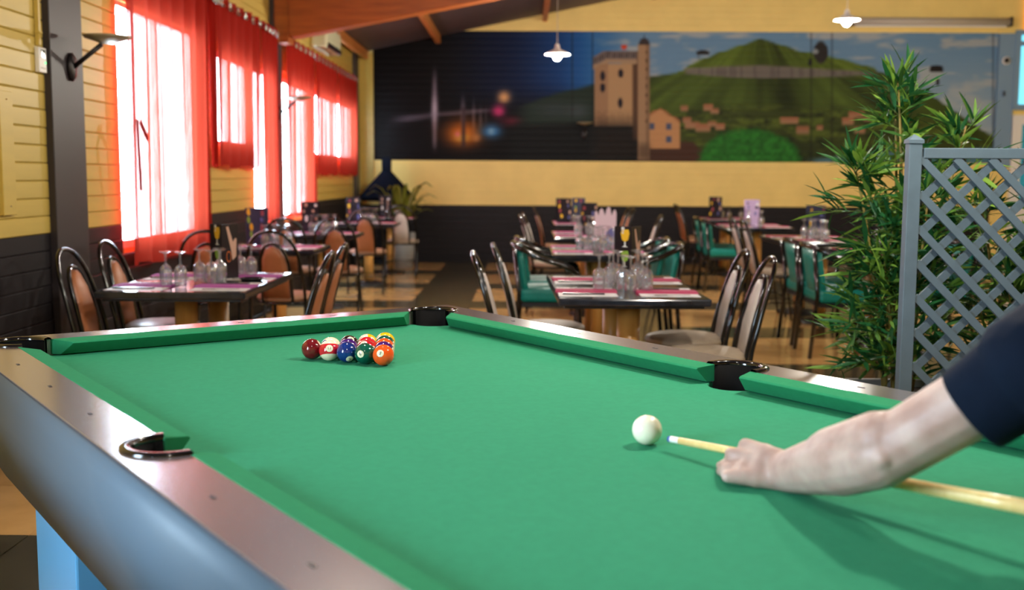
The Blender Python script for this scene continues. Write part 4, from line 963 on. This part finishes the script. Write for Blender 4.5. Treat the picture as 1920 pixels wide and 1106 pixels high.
def menu(loc, rz, kind, label):
    t = thing('menu_card', label, 'menu', loc, rz, 'standing menu cards')
    if kind == 'cocktail':
        for q, a in ((-1, 2.3), (1, .85)):
            d = Vector((math.cos(a), math.sin(a), 0)); n_ = Vector((d.y, -d.x, 0)) * (1 if q > 0 else -1)
            if n_.y > 0: n_ = -n_
            R = Matrix((d, -n_, Z_)).transposed()
            c = d * .055 + Z_ * .148
            p = MB().box(c, (.11, .003, .296), mtx=R).build('leaf', 'card_black' if q < 0 else 'card_black', t)
            def blob(pts, mt, off=.0022):
                mb = MB().add([R @ Vector((x - .055, -off, z)) + c - Z_ * .148 for x, z in pts], [tuple(range(len(pts)))]); mb.build('print', mt, p)
            def tulip(cx, cz, s, mt):
                blob([(cx - .018 * s, cz), (cx - .026 * s, cz + .03 * s), (cx - .02 * s, cz + .05 * s), (cx + .02 * s, cz + .05 * s), (cx + .026 * s, cz + .03 * s), (cx + .018 * s, cz), (cx, cz - .012 * s)], mt)
                blob([(cx - .004, cz - .01 * s), (cx + .004, cz - .01 * s), (cx + .004, cz - .03 * s), (cx + .02 * s, cz - .036 * s), (cx - .02 * s, cz - .036 * s), (cx - .004, cz - .03 * s)], 'ink_wht', .0026)
            if q < 0: tulip(.04, .225, 1.1, 'ink_yel'); tulip(.04, .115, 1.0, 'ink_grn'); tulip(.085, .06, .6, 'ink_org'); tulip(.055, .272, .4, 'ink_wht')
            else:
                blob([(.03, .28), (.045, .285), (.075, .2), (.09, .22), (.1, .215), (.095, .12), (.07, .1), (.06, .16)], 'ink_flesh')
                blob([(.045 + .016 * math.cos(2 * PI * k / 14), .12 + .03 * math.sin(2 * PI * k / 14)) for k in range(14)], 'ink_org'); blob([(.045 + .013 * math.cos(2 * PI * k / 14), .12 + .026 * math.sin(2 * PI * k / 14)) for k in range(14)], 'card_black', .0026)
    elif kind == 'crest':
        pts = [(-.085, 0), (.085, 0), (.088, .27), (.078, .3), (.064, .29), (.05, .25), (.038, .31), (.022, .325), (.008, .3), (-.004, .25), (-.02, .3), (-.034, .31), (-.048, .29), (-.056, .25), (-.07, .29), (-.086, .28)]
        vs = [(x, y, z) for y in (-.002, .002) for x, z in pts]; n = len(pts)
        p = MB().add(vs, [tuple(range(n))[::-1], tuple(range(n, 2 * n))] + [(i, (i + 1) % n, n + (i + 1) % n, n + i) for i in range(n)]).build('leaf', 'card_pink', t)
        MB().add([(x, -.0035, z) for x, z in ((-.01, .02), (.07, .02), (.078, .12), (.05, .16), (.01, .12))], [(0, 1, 2, 3, 4)]).build('print', 'ink_blue', p)
        MB().box((0, .04, .004), (.15, .09, .006)).build('foot', 'card_lilac', t)
    else:
        base, inks = {'navy': ('card_navy', ('ink_yel', 'ink_red', 'ink_grn', 'ink_blue')), 'lilac': ('card_lilac', ('card_black', 'ink_wht', 'ink_blue')), 'dark': ('card_black', ('ink_red', 'ink_flesh', 'ink_yel', 'ink_blue')), 'peach': ('card_black', ('ink_flesh', 'ink_wht', 'ink_flesh'))}[kind]
        p = MB().box((0, 0, .15), (.16, .004, .3), mtx=Matrix.Rotation(.12, 3, 'X')).build('leaf', base, t); MB().box((0, .07, .15), (.16, .004, .3), mtx=Matrix.Rotation(-.12, 3, 'X')).build('leaf', base, t)
        rr = random.Random(label)
        R = Matrix.Rotation(.12, 3, 'X')
        for k, ik in enumerate(inks * 2):
            x, z = -.05 + .1 * (k % 2) + rr.uniform(-.022, .022), .11 - .06 * (k // 2) + rr.uniform(-.014, .014); w1, h1 = rr.uniform(.008, .02), rr.uniform(.014, .034)
            mb = MB().add([R @ Vector((x + w1 * math.cos(2 * PI * j / 9) * rr.uniform(.6, 1.1), -.0028, z + h1 * math.sin(2 * PI * j / 9))) + Vector((0, 0, .15)) for j in range(9)], [tuple(range(9))]); mb.build('print', ik, p)
    return t
POS = {(-1, -1): 'near left', (1, -1): 'near right', (-1, 1): 'far left', (1, 1): 'far right'}
NGL = dict(t1=[(-1.79, 5.42), (-1.71, 5.4), (-1.68, 5.62), (-1.6, 5.55), (-1.57, 5.62), (-1.5, 5.98), (-1.57, 6.02), (-1.6, 5.7)], A=None, B=None, C=None, D=None)
COUNT = dict(A=10, B=10, C=8, D=5, t2=5, t3=6, t4=5, t5=4, E=7, F=5, G=4, H=3, J=4)
for key, (x0, x1, y0, y1, desc) in TABLES.items():
    cx, cy = (x0 + x1) / 2, (y0 + y1) / 2; hx, hy = (x1 - x0) / 2, (y1 - y0) / 2
    col = 'purple' if key in ('t1',) else ('pink' if key in ('t2', 't3', 'B', 'C', 'D') else 'red')  # purple and pink: light tints painted onto the same raspberry napkins
    spots = [(a, b) for a in (-1, 1) for b in ((-1, 1) if hy > .45 else (0,))]
    for a, b in spots:
        px, py = cx + a * (hx - .16), cy + b * (hy * .5)
        pos = POS.get((a, b), 'left' if a < 0 else 'right')
        o = link('placemat', MATM, None, (px, py, TT)); tag(o, 'printed white paper placemat, %s place of the %s' % (pos, desc), 'placemat', 'paper placemats')
        o = link('napkin', NAP[col], None, (px, py - .01 * a, TT + .0016), (0, 0, PI / 2 + .05 * b)); tag(o, '%s folded napkin, %s place of the %s' % ({'red': 'raspberry', 'purple': 'purple', 'pink': 'pink'}[col], pos, desc), 'napkin', 'folded napkins')
        o = link('cutlery_sleeve', SLEEVE, None, (px - .02, py - .12 if a < 0 else py + .12, TT + .0016), (0, 0, PI / 2)); tag(o, 'slim black cutlery sleeve, %s place of the %s' % (pos, desc), 'cutlery sleeve', 'cutlery sleeves')
        if key in ('t1', 'A', 'B'):
            o = link('fork', FORK, None, (px + .01, py - .155 * (1 if a > 0 else -1), TT + .0016), (0, 0, PI / 2 + .2)); tag(o, 'steel fork, %s place of the %s' % (pos, desc), 'fork', 'steel forks')
    rr = random.Random(key); pts = NGL.get(key)
    if not pts:
        pts = []; tries = 0
        while len(pts) < COUNT[key] and tries < 900:
            tries += 1
            p = (cx + rr.uniform(-.13, .13), cy + rr.uniform(-.34, .2) * (1 if hy > .45 else .5))
            if all((p[0] - q[0]) ** 2 + (p[1] - q[1]) ** 2 > .083 ** 2 for q in pts): pts.append(p)
    ORD = ['leftmost', 'second from the left', 'third from the left', 'fourth from the left', 'fifth from the left', 'sixth from the left', 'seventh from the left', 'eighth from the left', 'ninth from the left', 'tenth from the left']
    for q_, p in enumerate(sorted(pts, key=lambda p: proj((p[0], p[1], TT))[0])):
        o = link('wine_glass', GLASS, None, (p[0], p[1], TT + (.002)), (0, 0, rr.uniform(0, 6))); tag(o, 'upturned stemmed glass, %s, on the %s' % (ORD[q_], desc), 'glass', 'upturned glasses on the ' + desc)
for key, x, y, kind, rz, lab in (('t1', -1.62, 5.83, 'cocktail', .1, 'black folded menu card with yellow and green cocktails on the nearest curtain table'), ('A', .58, 5.84, 'cocktail', .15, 'black folded menu card with cocktail prints on the nearest middle table'),
                           ('B', .66, 8.78, 'crest', 0, 'pale pink menu card with a jagged top on the second middle table'), ('C', .66, 10.98, 'dark', 0, 'dark menu card with coloured spots on the third middle table'), ('D', .68, 13.5, 'navy', 0, 'navy menu card, right one on the last middle table'), ('D', .5, 13.3, 'dark', .3, 'dark menu card, left one on the last middle table'),
                           ('t2', -2.12, 8.62, 'navy', 0, 'navy menu card with drink pictures on the second curtain table'), ('t3', -2.1, 10.72, 'peach', 0, 'dark menu card with a pale figure on the third curtain table'), ('t4', -2.05, 13.1, 'dark', 0, 'dark menu card with red drinks on the fourth curtain table'), ('t5', -1.85, 14.6, 'peach', 0, 'dark menu card with pale flower print on the last curtain table'),
                           ('E', 2.8, 10.45, 'navy', 0, 'navy menu card on the table beyond the bamboo'), ('F', 2.85, 8.65, 'peach', 0, 'dark menu card hidden behind the bamboo leaves'), ('G', 2.72, 13.0, 'lilac', 0, 'lilac menu card on the right-hand table before the end wall'), ('H', 2.62, 14.9, 'dark', 0, 'dark menu card on the table against the end wall'), ('J', 4.25, 8.1, 'dark', 0, 'dark menu card seen through the trellis')):
    menu((x, y, TT), rz, kind, lab)
t = thing('ashtray', 'small black dish beside the menu card on the nearest curtain table', 'dish', (-1.45, 5.78, TT)); MB().lathe([(0, 0), (.05, 0), (.062, .012), (.058, .013), (.048, .004), (0, .004)], 20).build('dish', 'pocket', t); MB().lathe([(.058, .011), (.064, .011), (.064, .0145), (.058, .0145), (.058, .011)], 20).build('rim', 'pocket', t)

# ================================================================= CORNER PARASOL AND FERN
t = thing('parasol', 'low navy parasol behind the fern in the far corner', 'parasol', (-2.0, 15.98, 0))
MB().lathe([(0, 1.44), (.42, .98), (.425, .93), (.41, .96), (0, 1.41)], 4).build('canopy', 'navy', t); MB().box((0, 0, 1.46), (.13, .13, .2)).build('cap', 'navy', t); MB().tube([(0, 0, .05), (0, 0, 1.43)], .02).build('pole', 'bronze', t); MB().lathe([(0, .06), (.2, .05), (.22, 0), (0, 0)], 20).build('foot', 'black_matt', t)
for k in range(4): a = PI / 2 * k; MB().tube([(0, 0, 1.4), (.4 * math.cos(a), .4 * math.sin(a), .98)], .008, 5).build('rib', 'bronze', t)
t = thing('fern', 'olive green arching fern in a pot in the far corner', 'plant', (-1.72, 15.4, 0))
MB().lathe([(0, .0), (.16, 0), (.2, .5), (.18, .5), (.15, .46), (0, .46)], 22).build('pot', 'planter', t)
rr = random.Random(3)
for k in range(30):
    a = rr.uniform(0, 2 * PI); ln = rr.uniform(.3, .55); hh = rr.uniform(.35, .75); d = Vector((math.cos(a), math.sin(a), 0)); nn = Vector((-d.y, d.x, 0)); vs = []
    for i in range(6):
        q = i / 5; c = d * ln * q + Z_ * (.46 + hh * math.sin(q * 2.0)); wd = .03 * math.sin(PI * (q * .9 + .08)); vs += [c - nn * wd, c + Z_ * .006, c + nn * wd]
    MB().add(vs, [f for i in range(5) for f in ((3 * i, 3 * i + 1, 3 * i + 4, 3 * i + 3), (3 * i + 1, 3 * i + 2, 3 * i + 5, 3 * i + 4))], True).build('frond', 'plant_olive', t)

# ================================================================= BAMBOO AND TRELLIS
def leaf_shape():
    vs = []; 
    for i, (q, wd) in enumerate(((0, .02), (.2, .7), (.45, 1), (.75, .65), (1, .0))):
        z = -.12 * q * q
        vs += [(q, -wd * .066, z + .012 * wd), (q, 0, z - .004), (q, wd * .066, z + .012 * wd)]
    return vs, [f for i in range(4) for f in ((3 * i, 3 * i + 1, 3 * i + 4, 3 * i + 3), (3 * i + 1, 3 * i + 2, 3 * i + 5, 3 * i + 4))]
LV, LF = leaf_shape(); LEAF = MB().add(LV, LF, True).mesh('leaf', 'leaf')
def bamboo(name_lab, loc, canes, seed, n_parts, spread):
    t = thing('bamboo_plant', name_lab, 'plant', loc, 0, 'potted bamboo plants'); rr = random.Random(seed); leaves = []
    tw = MB()
    for (bx, by, tx, ty, h) in canes:
        pts = smooth_path([(bx, by, .45), (lerp(bx, tx, .3), lerp(by, ty, .3), .45 + (h - .45) * .4), (lerp(bx, tx, .65), lerp(by, ty, .65), .45 + (h - .45) * .75), (tx, ty, h)], 6)
        cn = MB().tube(pts, [lerp(.011, .003, i / (len(pts) - 1)) for i in range(len(pts))], 7).build('cane', 'cane', t)
        nt_ = int(h * 24)
        for k in range(nt_):
            q = .12 + .88 * (k + rr.random()) / nt_; P = pts[min(int(q * (len(pts) - 1)), len(pts) - 1)]
            a = rr.uniform(0, 2 * PI); ln = rr.uniform(.08, .22) * spread * (1.15 - .75 * q ** 3); el = rr.uniform(.1, .8) + (.5 if q > .85 else 0)
            d = Vector((math.cos(a) * math.cos(el), math.sin(a) * math.cos(el), math.sin(el)))
            tp = [P + d * ln * i / 4 - Z_ * .10 * (i / 4) ** 2 * ln * 2 for i in range(5)]
            tw.tube(tp, [.0022, .002, .0017, .0014, .001], 4, False)
            for m_ in range(rr.randint(8, 12)):
                s_ = .35 + .65 * m_ / 9; Q = tp[0].lerp(tp[4], min(s_, 1)); Q = tp[min(int(s_ * 4), 3)].lerp(tp[min(int(s_ * 4) + 1, 4)], (s_ * 4) % 1)
                dd = (d + Vector((rr.gauss(0, .6), rr.gauss(0, .6), rr.gauss(.0, .45)))).normalized()
                leaves.append((Q, dd, rr.uniform(.085, .165), rr.uniform(-.9, .9)))
    tw.build('twigs', 'twig', t)['kind'] = 'stuff'
    mats = []
    for Q, d, sc, roll in leaves:
        yv = Z_.cross(d).normalized(); zv = d.cross(yv); R = Matrix((d, yv, zv)).transposed() @ Matrix.Rotation(roll, 3, 'X')
        mats.append((Q, R, sc))
    # the leaves that show largest: longest and on the camera's side
    order = sorted(range(len(mats)), key=lambda i: -(mats[i][2] - .08 * mats[i][0].y)); big = set(order[:n_parts]); rest = MB()
    for i, (Q, R, sc) in enumerate(mats):
        if i in big:
            o = link('leaf', LEAF, t); mm = (R * sc).to_4x4(); mm.translation = Q; o.matrix_local = mm
        else: rest.add([R @ (Vector(v) * sc) + Q for v in LV], LF, True)
    if rest.v: rest.build('foliage', 'leaf', t)['kind'] = 'stuff'
    return t
PX, PY = 1.44, 4.25
bamboo('tall bushy bamboo plant with pale canes left of the trellis post', (PX, PY, 0), [(.06, 0, .0, .02, 1.66), (.0, .03, -.16, .0, 1.34), (.1, .02, .28, .05, 1.5), (.05, .06, .02, .1, 1.56), (.02, -.02, -.05, -.06, .98), (.0, .03, -.02, -.05, 1.12), (.08, -.02, .1, -.08, 1.25)], 5, 290, 1.0)
bamboo('lower bamboo plant growing behind the trellis', (2.0, 4.3, 0), [(0, 0, .05, .0, 1.28), (-.08, .02, -.2, .02, 1.2), (.08, 0, .2, .02, 1.15), (.0, .03, .0, .1, 1.0), (-.05, -.02, -.1, -.05, .85)], 9, 200, .85)
t = thing('planter', 'long grey planter holding the bamboo behind the trellis', 'planter', (1.78, 4.27, 0))
for c, d in (((0, -.14, .25), (1.0, .025, .46)), ((0, .14, .25), (1.0, .025, .46)), ((-.49, 0, .25), (.025, .255, .46)), ((.49, 0, .25), (.025, .255, .46))): MB().box(c, d).build('side_board', 'planter', t, .004)
MB().box((0, 0, .01), (1.0, .3, .02)).build('bottom', 'planter', t); MB().box((0, 0, .24), (.95, .25, .42)).build('soil', 'soil', t)
TX0, TY, TW, TH = 1.317, 3.78, 1.0, 1.435
t = thing('trellis', 'grey-blue painted wooden lattice screen with a square post', 'trellis', (TX0, TY, 0))
for x in (.02, TW + .08):
    p = MB().box((x, 0, TH / 2 - .01), (.045, .045, TH - .02)).build('post', 'trellis', t, .003)
    MB().add([(x - .026, -.026, TH - .02), (x + .026, -.026, TH - .02), (x + .026, .026, TH - .02), (x - .026, .026, TH - .02), (x - .026, -.026, TH - .008), (x + .026, -.026, TH - .008), (x + .026, .026, TH - .008), (x - .026, .026, TH - .008), (x, 0, TH + .012)], [(3, 2, 1, 0), (0, 1, 5, 4), (1, 2, 6, 5), (2, 3, 7, 6), (3, 0, 4, 7), (4, 5, 8), (5, 6, 8), (6, 7, 8), (7, 4, 8)]).build('post_cap', 'trellis', p)
    MB().box((x, 0, .012), (.1, .3, .024)).build('foot', 'trellis', p)
for z in (TH - .053, .2): MB().box((.05 + TW / 2, 0, z), (TW, .034, .036)).build('rail', 'trellis', t, .003)
zb, zt, xl, xr = .218, TH - .07, .044, TW + .056
sp = .119
nail = MB().lathe([(0, .002), (.003, .001), (.0035, 0)], 6)
for lay, sg in ((-1, -1), (1, 1)):
    k = -14
    while k < 30:
        # slat line: z = zb + sg*(x - c)
        c = k * sp
        pts = []
        if sg < 0:
            xa = max(xl, c - (zt - zb)); za = zb + (c - xa); xb_ = min(xr, c); zb_ = zb + (c - xb_)
        else:
            xa = max(xl, c); za = zb + (xa - c); xb_ = min(xr, c + (zt - zb)); zb_ = zb + (xb_ - c)
        k += 1
        if xb_ - xa < .03 or za > zt + .01 or zb_ > zt + .01 and False: continue
        A_ = Vector((xa, lay * .0075, za)); B_ = Vector((xb_, lay * .0075, zb_)); dv = (B_ - A_).normalized(); nv = Vector((-dv.z, 0, dv.x))
        # ends cut flush with the frame: extend along the slat to both edges
        h = .0128
        def clip(P, s__):
            return P
        ring = []
        for yy in (-.007, .007):
            ring.append([A_ + nv * h + Vector((0, yy, 0)), B_ + nv * h + Vector((0, yy, 0)), B_ - nv * h + Vector((0, yy, 0)), A_ - nv * h + Vector((0, yy, 0))])
        MB().loft(ring).build('slat', 'trellis', t)
